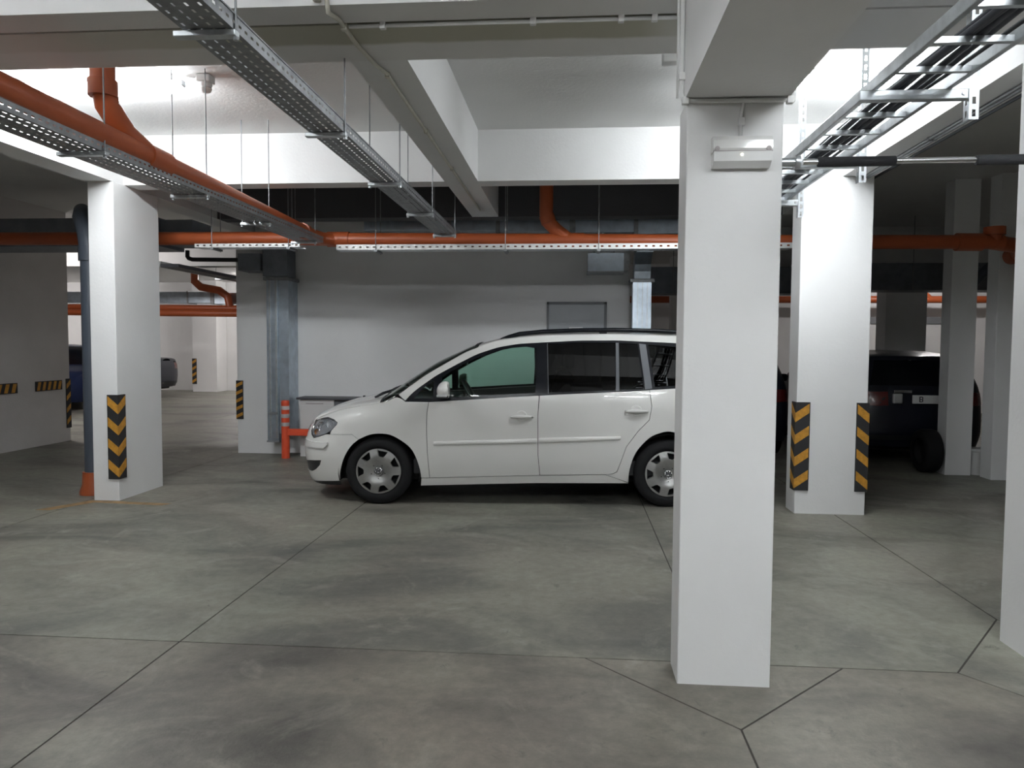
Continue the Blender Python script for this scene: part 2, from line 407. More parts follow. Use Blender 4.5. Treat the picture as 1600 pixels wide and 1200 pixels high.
# ------------------------------------------------------------------ cable trays
def hanger(t, x0, x1, y, z, rods, top=ZC):
    MB().box(x0, x1, y-.02, y+.02, z-.022, z, .003).build('support_bar', 'galvanised', t)
    for rx in rods:
        MB().tube([(rx, y, z-.03), (rx, y, top)], .0045, 8).build('threaded_rod', 'galvanised_dull', t)
        MB().tube([(rx, y, z-.034), (rx, y, z-.022)], .011, 6).build('nut', 'galvanised', t)
def tray(name, label, x0, x1, y0, y1, z, sh, supports, mat='galvanised_dull'):
    t = tag(empty(name, (0, 0, 0)), label, 'cable tray', 'cable trays')
    m = MB()
    m.slotted((x0, y0, z), (0, 1, 0), (1, 0, 0), y1-y0, x1-x0, .05, .024, max(3, round((x1-x0)/.05)), .009)
    m.build('tray_floor', mat, t, fix=False)
    for x in (x0, x1):
        MB().slotted((x, y0, z), (0, 1, 0), (0, 0, 1), y1-y0, sh, .05, .022, 1, .010).build('tray_side', mat, t, fix=False)
        MB().box(x-.004, x+.004, y0, y1, z+sh-.002, z+sh+.004).build('tray_lip', mat, t)
    for (y, a, b, rods) in supports: hanger(t, a, b, y, z-.003, rods, ZB if 3.3 < y < 3.95 or 6.84 < y < 7.06 else ZC)
    return t
tray('cable_tray', 'grey perforated cable tray crossing the bay in front of the lengthwise beam', -1.40, -1.215, -3.0, 7.7, 2.60, .055,
     [(y, -1.425, -1.195, (-1.20,)) for y in (-2.4, -1.2, .1, 1.4)]+[(2.63, -1.435, -1.205, (-1.21,)), (3.905, -1.42, -1.2, (-1.21,)), (5.11, -1.42, -1.19, (-1.41, -1.2)), (6.3, -1.42, -1.19, (-1.41, -1.2)), (7.5, -1.42, -1.19, (-1.41, -1.2))])
tray('cable_tray', 'grey perforated cable tray hung beside the lengthwise orange pipe', -2.885, -2.63, -3.0, 7.72, 2.553, .055,
     [(y, -2.895, -2.605, (-2.62,)) for y in (-1.6, -.5, .6, 1.7, 2.83)]+[(4.03, -2.895, -2.605, (-2.62,)), (5.225, -2.9, -2.62, (-2.885, -2.635)), (6.425, -2.93, -2.66, (-2.92, -2.675)), (7.6, -2.93, -2.66, (-2.92, -2.675))])
# tray hanging under the cross pipe (its slotted side faces the camera)
def cross_tray(label, x0, x1, y, z, z1, supports):
    t = tag(empty('cable_tray'), label, 'cable tray', 'cable trays')
    MB().slotted((x0, y, z), (1, 0, 0), (0, 1, 0), x1-x0, .18, .05, .024, 3, .009).build('tray_floor', 'galvanised', t, fix=False)
    for yy in (y, y+.18):
        MB().slotted((x0, yy, z), (1, 0, 0), (0, 0, 1), x1-x0, z1-z, .075, .026, 1, .016).build('tray_side', 'tray_white', t, fix=False)
    for x in supports:
        MB().box(x-.02, x+.02, y-.02, y+.20, z-.022, z-.001).build('support_bar', 'galvanised_dull', t)
        for yy in (y-.012, y+.192): MB().tube([(x, yy, z-.03), (x, yy, ZC)], .0045, 8).build('threaded_rod', 'galvanised_dull', t)
    return t
pbr('tray_white', (.80, .80, .78), .45, .25)
cross_tray('pale slotted cable tray below the orange pipe above the white car', -2.53, 2.2, 7.84, 2.492, 2.548, (-2.1, -.72, .25, 1.4))
cross_tray('short pale slotted cable tray end beside the orange pipe junction', -4.1, -2.93, 7.84, 2.525, 2.565, (-3.9, -3.05))

# ladder tray on the right
t = tag(empty('ladder_tray'), 'galvanised ladder cable tray with rungs beside the nearest column', 'cable tray', 'cable trays')
for x in (1.235, 1.53):
    MB().box(x-.012, x+.012, -3, 6.35, 2.55, 2.60, .003).build('side_rail', 'galvanised', t)
y = -2.9
while y < 6.35:
    MB().box(1.245, 1.52, y-.012, y+.012, 2.553, 2.575).build('rung', 'galvanised', t); y += .285
for y in (-2.2, -.1, 2.2, 3.27, 4.45, 5.6):
    top = ZB if 3.3 < y < 3.95 else ZC
    m = MB().box(1.17, 1.60, y-.02, y+.02, 2.505, 2.546, .003); m.build('support_arm', 'galvanised', t)
    MB().slotted((1.60, y-.022, 2.42), (0, 0, 1), (0, 1, 0), top-2.42, .044, .05, .028, 1, .014).slotted((1.60, y-.022, 2.42), (0, 0, 1), (1, 0, 0), top-2.42, .04, .05, .028, 1, .014).build('slotted_hanger', 'galvanised', t, fix=False)
    MB().tube([(1.58, y-.026, 2.527), (1.58, y-.018, 2.527)], .010, 6).build('bolt', 'chrome', t)
def cable(pts, r, label, mat='cable_dark', name='cable', group='cables in the ladder tray'):
    return tag(MB().tube(pts, r, 8).build(name, mat, None, True), label, 'cable', group)
for k, (x, r, z) in enumerate(((1.355, .013, 2.588), (1.385, .014, 2.589), (1.415, .012, 2.587), (1.37, .012, 2.612), (1.402, .012, 2.613), (1.445, .011, 2.586), (1.48, .008, 2.583))):
    pts = [(x+.012*math.sin(i*1.3+k*2)+(.0 if i else 0), -2.9+i*.5, z+.003*math.sin(i*2.1+k)) for i in range(19)]
    cable(pts, r, ['thickest black cable lying in the ladder tray', 'black cable in the ladder tray'][0 if k == 1 else 1] if k in (1,) else 'dark cable lying along the ladder tray bundle')

# ------------------------------------------------------------------ orange drain pipes
def pipe_thing(label, paths, r, mat='orange_pvc', collars=(), name='drain_pipe', cat='pipe', group=None):
    t = tag(empty(name), label, cat, group)
    for i, p in enumerate(paths):
        MB().tube(p, r, 20).build('pipe_run' if i == 0 else 'branch', mat, t, 40)
    for (a, b, rr) in collars: MB().tube([a, b], rr, 20).build('collar', mat, t, 40)
    return t
def arc(c, a0, a1, R, plane, n=6):
    out = []
    for i in range(n+1):
        a = a0+(a1-a0)*i/n
        if plane == 'xz': out.append((c[0]+R*math.cos(a), c[1], c[2]+R*math.sin(a)))
        elif plane == 'xy': out.append((c[0]+R*math.cos(a), c[1]+R*math.sin(a), c[2]))
        else: out.append((c[0], c[1]+R*math.cos(a), c[2]+R*math.sin(a)))
    return out
PX = -2.66
pipe_thing('orange plastic drain pipe running towards the camera above the perforated tray',
    [[(PX+.02, -3, 2.70), (PX, 3.4, 2.665), (PX-.02, 5.2, 2.645), (PX-.07, 7.6, 2.62), (PX-.03, 7.85, 2.615), (PX+.09, 7.95, 2.612)],
     [(PX-.01, 4.55, 2.66), (PX-.03, 4.33, 2.74), (PX-.05, 4.2, 2.86), (PX-.055, 4.17, 2.99), (PX-.055, 4.17, ZC)]], .068,
    collars=[((PX-.055, 4.17, 2.90), (PX-.055, 4.17, 2.99), .08), ((PX-.055, 4.17, 3.24), (PX-.055, 4.17, 3.32), .084), ((PX-.008, 4.5, 2.655), (PX-.012, 4.75, 2.652), .078),
             ((PX-.06, 7.35, 2.624), (PX-.065, 7.47, 2.622), .078)])
pipe_thing('long orange plastic drain pipe crossing above the white car',
    [[(-7.62, 7.98, 2.655), (-3.2, 7.97, 2.635), (-2.4, 7.955, 2.618), (0, 7.95, 2.595), (2.0, 7.95, 2.57), (4.3, 7.97, 2.56)],
     [(-.06, 7.95, 2.60), (-.19, 7.95, 2.70), (-.27, 7.95, 2.78), (-.30, 7.95, 2.87), (-.30, 7.95, 3.0), (-.30, 7.95, ZC)]], .072,
    collars=[((-2.66, 7.955, 2.62), (-2.42, 7.955, 2.618), .082), ((-.18, 7.95, 2.597), (.10, 7.95, 2.594), .08), ((-.27, 7.95, 2.775), (-.298, 7.95, 2.86), .08), ((3.85, 7.965, 2.562), (4.1, 7.97, 2.56), .09)])
pipe_thing('dull orange pipe branch above the grey columns on the dark side',
    [[(4.2, 7.97, 2.56), (4.5, 8.05, 2.53), (4.7, 8.3, 2.52), (4.78, 8.7, 2.50), (5.6, 8.72, 2.47), (9, 8.75, 2.45)], [(4.22, 7.97, 2.56), (4.22, 7.97, 2.70)]], .075,
    collars=[((4.22, 7.97, 2.63), (4.22, 7.97, 2.71), .1), ((4.76, 8.5, 2.51), (4.78, 8.68, 2.5), .09)])
# far pipes
for z, y, lab in ((2.33, 17.0, 'upper orange pipe of the far pair beyond the driveway'), (2.20, 16.8, 'lower orange pipe of the far pair beyond the driveway')):
    pipe_thing(lab, [[(-15, y, z+.03), (-4.7, y, z-.03)]], .075)
pipe_thing('far orange elbow pipe above the silver duct beyond the driveway', [[(-8.9, 17.0, ZC), (-8.9, 17.0, 2.95), (-8.75, 17.0, 2.82), (-8.3, 17.0, 2.74), (-8.1, 17.0, 2.60), (-8.05, 17.0, 2.36)]], .09)
pipe_thing('far dull orange pipe in front of the wall behind the dark cars', [[(-4, 17.4, 2.56), (13, 17.4, 2.58)], [(7.9, 17.4, 2.57), (7.7, 17.4, 2.75), (7.6, 17.4, 2.95), (7.6, 17.4, ZC)]], .08)
pipe_thing('dark grey vertical drain pipe beside the chevron column', [[(-4.70, 6.95, -.01), (-4.70, 6.95, 2.35), (-4.74, 6.97, 2.55), (-4.84, 7.05, 2.72), (-5.0, 7.3, 2.82), (-5.25, 7.8, 2.84), (-5.35, 8.2, 2.84), (-5.35, 8.72, 2.84)]], .08, 'dark_pipe',
    collars=[((-4.70, 6.95, 2.28), (-4.70, 6.95, 2.42), .095), ((-4.70, 6.95, 0.0), (-4.70, 6.95, .16), .092)])
o = tag(MB().lathe([(.0, 0), (.13, 0), (.13, .03), (.105, .10), (.10, .22), (.0, .22)], (-4.70, 6.95, 0), (0, 0, 1), 20).build('pipe_socket', 'orange_pvc', None, 40), 'orange plastic socket at the foot of the dark drain pipe', 'pipe socket')
pipe_thing('dark vertical drain pipe between the two grey columns', [[(4.72, 9.42, .28), (4.72, 9.42, 2.1), (4.74, 9.40, 2.25), (4.79, 9.3, 2.36), (4.85, 9.2, 2.45)]], .06, 'dark_pipe', collars=[((4.72, 9.42, 2.05), (4.72, 9.42, 2.2), .075)])
tag(MB().lathe([(0, 0), (.105, 0), (.105, .27), (.115, .28), (.115, .31), (0, .31)], (4.785, 9.22, 0), (0, 0, 1), 24).build('bucket', 'cabinet_white', None, 40), 'small pale bucket on the floor between the grey columns', 'bucket')
pipe_thing('thin black pipe bending below the ceiling beside the core pillar', [[(-5.12, 9.6, 2.72), (-5.12, 9.6, 2.64), (-5.10, 9.6, 2.615), (-5.05, 9.6, 2.60), (-4.2, 9.6, 2.59)]], .028, 'black_plastic')

# ------------------------------------------------------------------ ventilation ducts
def duct(label, boxes, mat='duct_metal', flanges=(), ribs=(), name='ventilation_duct', rods=()):
    t = tag(empty(name), label, 'duct')
    for b in boxes: bx(*b).build('duct_section', mat, t)
    for b in flanges: bx(*b).build('flange', 'galvanised_dull', t)
    for b in ribs: bx(*b).build('rib', 'galvanised', t)
    for (x, y, z) in rods: MB().tube([(x, y, z), (x, y, ZC)], .005, 6).build('hanger_rod', 'galvanised_dull', t)
    return t
duct('upright galvanised duct in the corner beside the striped wall pillar', [(-4.02, -3.87, 9.54, 9.80, .20, 2.33), (-3.868, -3.735, 9.57, 9.90, .30, 2.33)], 'duct_metal',
     flanges=[(-4.05, -3.71, 9.51, 9.9, 2.32, 2.36), (-4.03, -3.86, 9.53, 9.8, .19, .21), (-4.0, -3.88, 9.52, 9.545, .56, .59)],
     ribs=[(-3.985, -3.965, 9.525, 9.54, .25, 2.32), (-3.90, -3.88, 9.525, 9.54, .25, 2.32)])
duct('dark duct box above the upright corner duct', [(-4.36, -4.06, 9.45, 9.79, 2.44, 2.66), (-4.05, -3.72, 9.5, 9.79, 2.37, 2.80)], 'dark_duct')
t = duct('upright galvanised duct at the far end of the long white wall', [(.735, .965, 9.50, 9.72, 0, 2.30)], 'duct_metal',
     flanges=[(.70, 1.0, 9.47, 9.75, 2.29, 2.33)], ribs=[(.79, .80, 9.492, 9.50, 0, 2.29), (.85, .86, 9.492, 9.50, 0, 2.29), (.91, .92, 9.492, 9.50, 0, 2.29)])
m = MB(); sec = []
for i in range(6):
    a = i/5*PI/2; sec.append((9.72-.22-.30+.30*math.cos(a), 2.33+.30*math.sin(a), 9.72-.30+.08+.22-.22+.30*math.cos(a)+.22*0, 2.33))
prev = None
for i in range(5):
    a0, a1 = i/5*PI/2, (i+1)/5*PI/2; c = (9.20, 2.33)
    P = [(c[0]+R*math.cos(a), c[1]+R*math.sin(a)) for R, a in ((.30, a0), (.52, a0), (.52, a1), (.30, a1))]
    MB().prism(P, 'x', .75, .95).build('elbow_segment', 'duct_metal', t)
duct('short bluish duct stub hanging under the slotted tray', [(.165, .60, 9.22, 9.55, 2.40, 2.62)], 'duct_metal', flanges=[(.155, .61, 9.21, 9.56, 2.385, 2.40), (.60, .66, 9.24, 9.53, 2.41, 2.62)], rods=((.25, 9.6, 2.4), (.5, 9.6, 2.4)))
duct('long galvanised duct behind the orange pipe', [(-2.6, -1.55, 9.15, 9.55, 2.90, 3.2), (-1.52, -.95, 9.15, 9.55, 2.89, 3.2), (-.92, -.05, 9.15, 9.55, 2.88, 3.2), (.0, .72, 9.15, 9.55, 2.86, 3.2), (.75, 2.3, 9.15, 9.55, 2.84, 3.2)],
     'duct_metal', flanges=[(-1.56, -1.51, 9.13, 9.57, 2.87, 3.22), (-.96, -.91, 9.13, 9.57, 2.86, 3.22), (-.06, .01, 9.13, 9.57, 2.85, 3.22), (.71, .76, 9.13, 9.57, 2.83, 3.22)])
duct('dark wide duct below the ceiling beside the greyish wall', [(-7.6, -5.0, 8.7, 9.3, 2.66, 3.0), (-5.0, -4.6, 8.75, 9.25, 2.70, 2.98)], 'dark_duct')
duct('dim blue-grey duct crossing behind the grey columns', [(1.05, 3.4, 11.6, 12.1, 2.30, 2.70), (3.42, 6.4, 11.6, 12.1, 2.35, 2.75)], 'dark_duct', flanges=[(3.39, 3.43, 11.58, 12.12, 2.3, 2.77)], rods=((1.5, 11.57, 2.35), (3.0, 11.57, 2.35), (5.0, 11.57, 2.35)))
duct('far silver duct above the pair of orange pipes', [(-14, -8.6, 17.2, 17.6, 2.46, 2.72), (-8.55, -5, 17.2, 17.6, 2.44, 2.70)], 'duct_metal', flanges=[(-8.62, -8.53, 17.18, 17.62, 2.43, 2.74), (-9.2, -9.17, 17.18, 17.62, 2.44, 2.74)])
t = tag(empty('cable_tray'), 'far dark cable tray under the ceiling beyond the driveway', 'cable tray', 'cable trays')
bx(-7.45, -7.1, 13.0, 20.0, 2.86, 2.92).build('tray_floor', 'cable_dark', t); bx(-7.47, -7.44, 13.0, 20, 2.86, 2.97).build('tray_side', 'galvanised', t)
for y in (15.2, 16.4, 17.8):
    bx(-7.5, -7.05, y-.02, y+.02, 2.83, 2.86).build('support_bar', 'galvanised', t)
    MB().tube([(-7.49, y, 2.83), (-7.49, y, ZC)], .006, 6).build('threaded_rod', 'galvanised', t)

# ------------------------------------------------------------------ conduits
def conduit(label, pts, r=.010, mat='cream_pipe', clips=()):
    t = tag(empty('conduit'), label, 'conduit')
    MB().tube(pts, r, 10).build('tube', mat, t, True)
    for c in clips: MB().box(c[0]-.014, c[0]+.014, c[1]-.014, c[1]+.014, c[2]-.016, c[2]+.016, .003).build('clip', mat, t)
    return t
zc = ZB-.013
conduit('pale conduit running along the underside of the lengthwise beam', [(-1.10, 3.285, ZC), (-1.10, 3.285, 3.02), (-1.095, 3.30, zc-.02), (-1.085, 3.42, zc), (-1.085, 3.70, zc), (-1.065, 3.95, zc), (-1.035, 4.1, zc), (-1.035, 8.2, zc-.002)],
        .011, clips=[(-1.10, 3.287, 3.03), (-1.085, 3.5, zc), (-1.035, 4.12, zc), (-1.035, 5.2, zc), (-1.035, 6.3, zc)])
MBt = conduit('thick cream pipe stub dropping in front of the nearest cross beam', [(-1.135, 3.27, ZC), (-1.135, 3.27, 2.985)], .019)
conduit('thin conduit along the expansion joint of the nearest cross beam', [(-1.06, 3.495, zc), (.45, 3.495, zc)], .009, 'white_plastic', clips=[(-.9, 3.495, zc), (-.2, 3.495, zc), (.2, 3.495, zc), (.35, 3.495, zc)])
conduit('conduit dropping down the edge of the nearest column and crossing its top', [(.447, 3.285, ZC), (.447, 3.285, 2.56), (.45, 3.262, 2.527), (.50, 3.256, 2.518), (.86, 3.256, 2.515), (.905, 3.258, 2.515), (.91, 3.262, 2.60)], .010, 'white_plastic',
        clips=[(.447, 3.285, 3.0), (.447, 3.285, 2.63), (.46, 3.257, 2.52), (.89, 3.257, 2.515)])
conduit('second thin conduit beside the column edge', [(.432, 3.30, ZC), (.432, 3.30, 2.545)], .006, 'white_plastic')
for k, (x, z) in enumerate(((2.50, ZB-.012), (2.535, ZB-.011), (2.66, ZB+.03))):
    conduit(['grey conduit under the beam beside the ladder tray', 'second grey conduit under the same beam', 'dark conduit hung off the outer side of the same beam'][k], [(x, -3, z), (x, 3.3, z), (x, 8.6, z)] if k < 2 else [(x, -3, z), (x, 8.6, z)], .011+.004*k, 'galvanised_dull' if k < 2 else 'cable_dark',
            clips=[(x, 4.3, z), (x, 5.6, z)])

# ------------------------------------------------------------------ fittings on the near column
t = tag(empty('emergency_light', (.692, 3.27, 2.296)), 'white emergency light box mounted on the nearest column', 'emergency light')
prof = [(0, -.058), (-.035, -.065), (-.062, -.050), (-.070, -.01), (-.070, .055), (-.058, .065), (0, .065)]
MB().prism([(p[0], p[1]) for p in [(0, -.060), (-.030, -.062), (-.060, -.040), (-.064, .0), (-.050, .002), (0, .002)]], 'x', -.118, .118).build('body', 'white_plastic', t)
MB().prism([(0, .002), (-.058, .002), (-.064, .012), (-.064, .045), (-.050, .064), (0, .066)], 'x', -.121, .121).build('cover', 'clear_cover', t)
bx(-.121, .121, -.066, -.0, -.001, .003).build('seam', 'reflective_grey', t)
for sx in (-1, 1): MB().lathe([(0, .012), (.010, .010), (.012, 0)], (sx*.105, -.058, .010), (0, -1, 0), 12).build('screw', 'reflective_grey', t)
MB().lathe([(0, .006), (.004, .004), (.005, 0)], (-.004, -.062, -.015), (0, -1, 0), 10).build('indicator', 'led_on', t)
MB().box(-.098, -.075, -.061, -.058, -.028, -.022).build('badge', 'reflective_grey', t)
conduit('short white conduit feeding the emergency light', [(.692, 3.262, 2.362), (.692, 3.262, 2.46), (.70, 3.262, 2.50), (.70, 3.262, 2.53)], .008, 'white_plastic', clips=[(.694, 3.262, 2.43)])
t = tag(empty('pull_up_bar', (0, 3.40, 2.292)), 'chrome pull-up bar with black foam grips fixed between two white columns', 'pull-up bar')
MB().tube([(.99, 0, 0), (2.18, 0, 0)], .0125, 16).build('bar', 'chrome', t, 40)
MB().tube([(.88, 0, 0), (.96, 0, 0)], .019, 16).build('end_sleeve', 'galvanised', t, 40)
MB().tube([(.955, 0, 0), (.975, 0, 0)], .030, 16).build('lock_ring', 'galvanised', t, 40)
MB().lathe([(0, 0), (.045, 0), (.045, .008), (.022, .016), (0, .016)], (.871, 0, 0), (1, 0, 0), 24).build('end_plate', 'galvanised', t, 40)
MB().lathe([(0, 0), (.045, 0), (.045, .008), (.022, .016), (0, .016)], (2.179, 0, 0), (-1, 0, 0), 24).build('end_plate', 'galvanised', t, 40)
MB().tube([(1.055, 0, 0), (1.378, 0, 0)], .0215, 18).build('foam_grip', 'foam_black', t, 40)
MB().tube([(1.714, 0, 0), (2.06, 0, 0)], .0215, 18).build('foam_grip', 'foam_black', t, 40)
t = tag(empty('smoke_detector', (-2.70, 5.36, ZC)), 'small white smoke detector on the ceiling beside the lit tube lamp', 'smoke detector')
MB().box(-.05, .05, -.05, .05, -.055, 0, .008).build('mounting_box', 'white_plastic', t)
MB().lathe([(.045, -.055), (.048, -.07), (.040, -.085), (.044, -.095), (.036, -.115), (.020, -.125), (0, -.127)], (0, 0, 0), (0, 0, 1), 20).build('sensor_head', 'white_plastic', t, 40)
t = tag(empty('junction_box', (.63, 5.05, ZC)), 'small white junction box on the ceiling peeking past the nearest column', 'junction box')
MB().box(-.07, .05, -.045, .045, -.11, 0, .008).build('box', 'white_plastic', t); MB().lathe([(0, .008), (.016, .006), (.018, 0)], (-.01, -.045, -.035), (0, -1, 0), 12).build('knockout', 'reflective_grey', t)

# ------------------------------------------------------------------ corner guards
def guard(name, label, x, y, sx, z0, z1, leg_f, leg_s, nst, style, sy=1, th=.012, group='striped corner guards'):
    # corner at (x, y); one leg lies on the face towards the camera (extends sx), the other on the side face (extends +y*sy)
    t = tag(empty(name, (x, y, 0)), label, 'corner guard', group)
    f = leg_f*sx
    bx(min(0, f)-(th if sx > 0 else 0), max(0, f)+(th if sx < 0 else 0), -th, 0, z0, z1).build('front_leg', 'black_rubber', t)
    bx(-th if sx > 0 else 0, 0 if sx > 0 else th, 0, leg_s, z0, z1).build('side_leg', 'black_rubber', t)
    H = (z1-z0)/nst
    xa, xb = -sx*th*.9, f*.93
    for i in range(nst):
        zc = z0+H*(i+.52)
        h = H*.42; s = H*.42 
        if style == 'chevron':
            zo, zi = zc+s/2, zc-s/2
        else:
            zo, zi = (zc+s/2, zc-s/2) if style == 'up' else (zc-s/2, zc+s/2)
        P = [(xa, zi-h/2), (xb, zo-h/2), (xb, zo+h/2), (xa, zi+h/2)]
        MB().prism(P, 'y', -th-.0025, -th+.001).build('stripe', 'yellow_reflective', t)
        X0 = -sx*th
        P2 = [(-th*.9, zi-h/2), (leg_s*.93, zo-h/2), (leg_s*.93, zo+h/2), (-th*.9, zi+h/2)]
        MB().prism(P2, 'x', X0-sx*.0025, X0+sx*.001).build('stripe', 'yellow_reflective', t)
    return t
guard('corner_guard', 'black corner guard with four amber chevrons on the column by the driveway', -4.255, 6.655, -1, .205, 1.0, .095, .11, 4, 'chevron')
guard('corner_guard', 'black corner guard with amber slanted stripes, nearer the white car on the bright column', 1.985, 6.81, 1, .21, 1.0, .115, .11, 4, 'up')
guard('corner_guard', 'black corner guard with amber slanted stripes, nearer the dark hatchback on the bright column', 2.595, 6.81, -1, .21, 1.0, .095, .11, 4, 'up')
guard('corner_guard', 'striped corner guard on the wall pillar beside the upright duct', -4.55, 9.80, 1, .465, .99, .085, .1, 5, 'up')
guard('corner_guard', 'tiny striped corner guard on the far column beyond the driveway', -11.78, 22.3, 1, .24, 1.03, .13, .1, 4, 'up')
guard('corner_guard', 'dim striped corner guard at the end of the greyish wall', -7.63, 10.0, 1, .2, .94, .001, .75, 1, 'up') if False else None
t = tag(empty('corner_guard', (-7.63, 10.75, 0)), 'dim striped corner guard at the end of the greyish wall', 'corner guard', 'striped corner guards')
bx(0, .012, -.09, .012, .2, .945).build('side_leg', 'black_rubber', t); bx(-.09, 0, 0, .012, .2, .945).build('back_leg', 'black_rubber', t)
for i in range(4):
    z = .25+i*.18; MB().prism([(-.085, z), (.0, z+.07), (.0, z+.14), (-.085, z+.07)], 'x', .0115, .0145).build('stripe', 'yellow_reflective', t)
for k, (y0, y1) in enumerate(((9.0, 9.66), (10.02, 10.56))):
    t = tag(empty('bumper_strip', (-7.63, y0, 0)), ['striped bumper strip on the greyish wall cut off by the photo edge', 'striped bumper strip on the greyish wall nearer its end'][k], 'bumper strip', 'wall bumper strips')
    L = y1-y0
    bx(0, .02, 0, L, .79, .93).build('backing', 'black_rubber', t)
    n = 5
    for i in range(n):
        a = L*(i+.1)/n; w = L/n*.5
        MB().prism([(a, .80), (a+w, .80), (a+w+L/n*.3, .92), (a+L/n*.3, .92)], 'x', .0195, .0225).build('stripe', 'yellow_reflective', t)

# ------------------------------------------------------------------ things by the core wall
t = tag(empty('barrier_post', (-3.73, 9.42, 0)), 'orange steel barrier with banded post beside the upright duct', 'barrier')
MB().tube([(0, 0, 0), (0, 0, .735)], .052, 20).build('post', 'orange_paint', t, 40)
MB().lathe([(.052, .735), (.045, .755), (0, .76)], (0, 0, 0), (0, 0, 1), 20).build('cap', 'orange_paint', t, 40)
for z in (.42, .53, .635): MB().lathe([(.0525, z), (.054, z+.004), (.054, z+.046), (.0525, z+.05)], (0, 0, 0), (0, 0, 1), 20).build('reflective_band', 'reflective_grey', t, 40)
MB().box(.04, 1.5, -.035, .035, .30, .385, .005).build('rail', 'orange_paint', t)
MB().tube([(1.52, 0, 0), (1.52, 0, .42)], .05, 20).build('post', 'orange_paint', t, 40)
t = tag(empty('cabinet', (-3.62, 9.58, 0)), 'low white cabinet with dark worktop behind the car bonnet', 'cabinet')
bx(.02, .48, .02, .31, .0, .755).build('body', 'cabinet_white', t)
bx(.48, 1.15, .04, .31, .0, .755).build('side_unit', 'slate_grey', t)
MB().box(-.02, 1.2, -.02, .315, .758, .785, .006).build('worktop', 'worktop', t)
bx(.10, .34, .012, .02, .70, .715).build('handle', 'reflective_grey', t)
bx(.03, .47, .012, .02, .03, .68).build('door', 'cabinet_white', t)
# yellow floor marking by the chevron column
mk = MB()
mk.prism([(-4.75, 6.2), (-4.62, 6.2), (-4.40, 6.63), (-4.52, 6.63)], 'z', .0, .0015)
mk.prism([(-4.52, 6.56), (-3.75, 6.50), (-3.70, 6.58), (-4.40, 6.64)], 'z', .0, .0016)
o = mk.build('floor_marking', 'floor_paint_yellow', fl)

# ------------------------------------------------------------------ cars
def lerp_tab(x, T):
    if x <= T[0][0]: return T[0][1]
    for (a, va), (b, vb) in zip(T, T[1:]):
        if x <= b: return va+(vb-va)*(x-a)/(b-a)
    return T[-1][1]
def smooth_tab(T, step=.02, passes=6):
    # dense, smoothed table
    x0, x1 = T[0][0], T[-1][0]; n = int((x1-x0)/step)+1
    xs = [x0+(x1-x0)*i/n for i in range(n+1)]; ys = [lerp_tab(x, T) for x in xs]
    for _ in range(passes): ys = [ys[0]]+[(ys[i-1]+2*ys[i]+ys[i+1])/4 for i in range(1, n)]+[ys[-1]]
    return list(zip(xs, ys))
def inside(p, poly):
    x, y = p; c = False; n = len(poly)
    for i in range(n):
        (x1, y1), (x2, y2) = poly[i], poly[i-1]
        if (y1 > y) != (y2 > y) and x < (x2-x1)*(y-y1)/(y2-y1)+x1: c = not c
    return c
def resample(poly, d):
    out = []
    n = len(poly)
    for i in range(n):
        a, b = Vector(poly[i]), Vector(poly[(i+1) % n]); k = max(1, math.ceil((b-a).length/d))
        out += [tuple(a+(b-a)*j/k) for j in range(k)]
    return out
def inset(poly, g):
    n = len(poly); A = sum(poly[i][0]*poly[(i+1) % n][1]-poly[(i+1) % n][0]*poly[i][1] for i in range(n)); sg = 1 if A > 0 else -1
    q = []
    for i in range(n):
        a, b, c = Vector(poly[i-1]), Vector(poly[i]), Vector(poly[(i+1) % n])
        e1 = (b-a).normalized(); e2 = (c-b).normalized()
        k = Vector((-e1.y, e1.x))*sg+Vector((-e2.y, e2.x))*sg
        if k.length < .3: k = Vector((-e1.y, e1.x))*sg*2
        q.append(tuple(b+k*(g/max(k.length_squared/2, .6))))
    return q
def circ(cu, cv, r, a0, a1, n=24): return [(cu+r*math.cos(math.radians(a0+(a1-a0)*i/n)), cv+r*math.sin(math.radians(a0+(a1-a0)*i/n))) for i in range(n+1)]
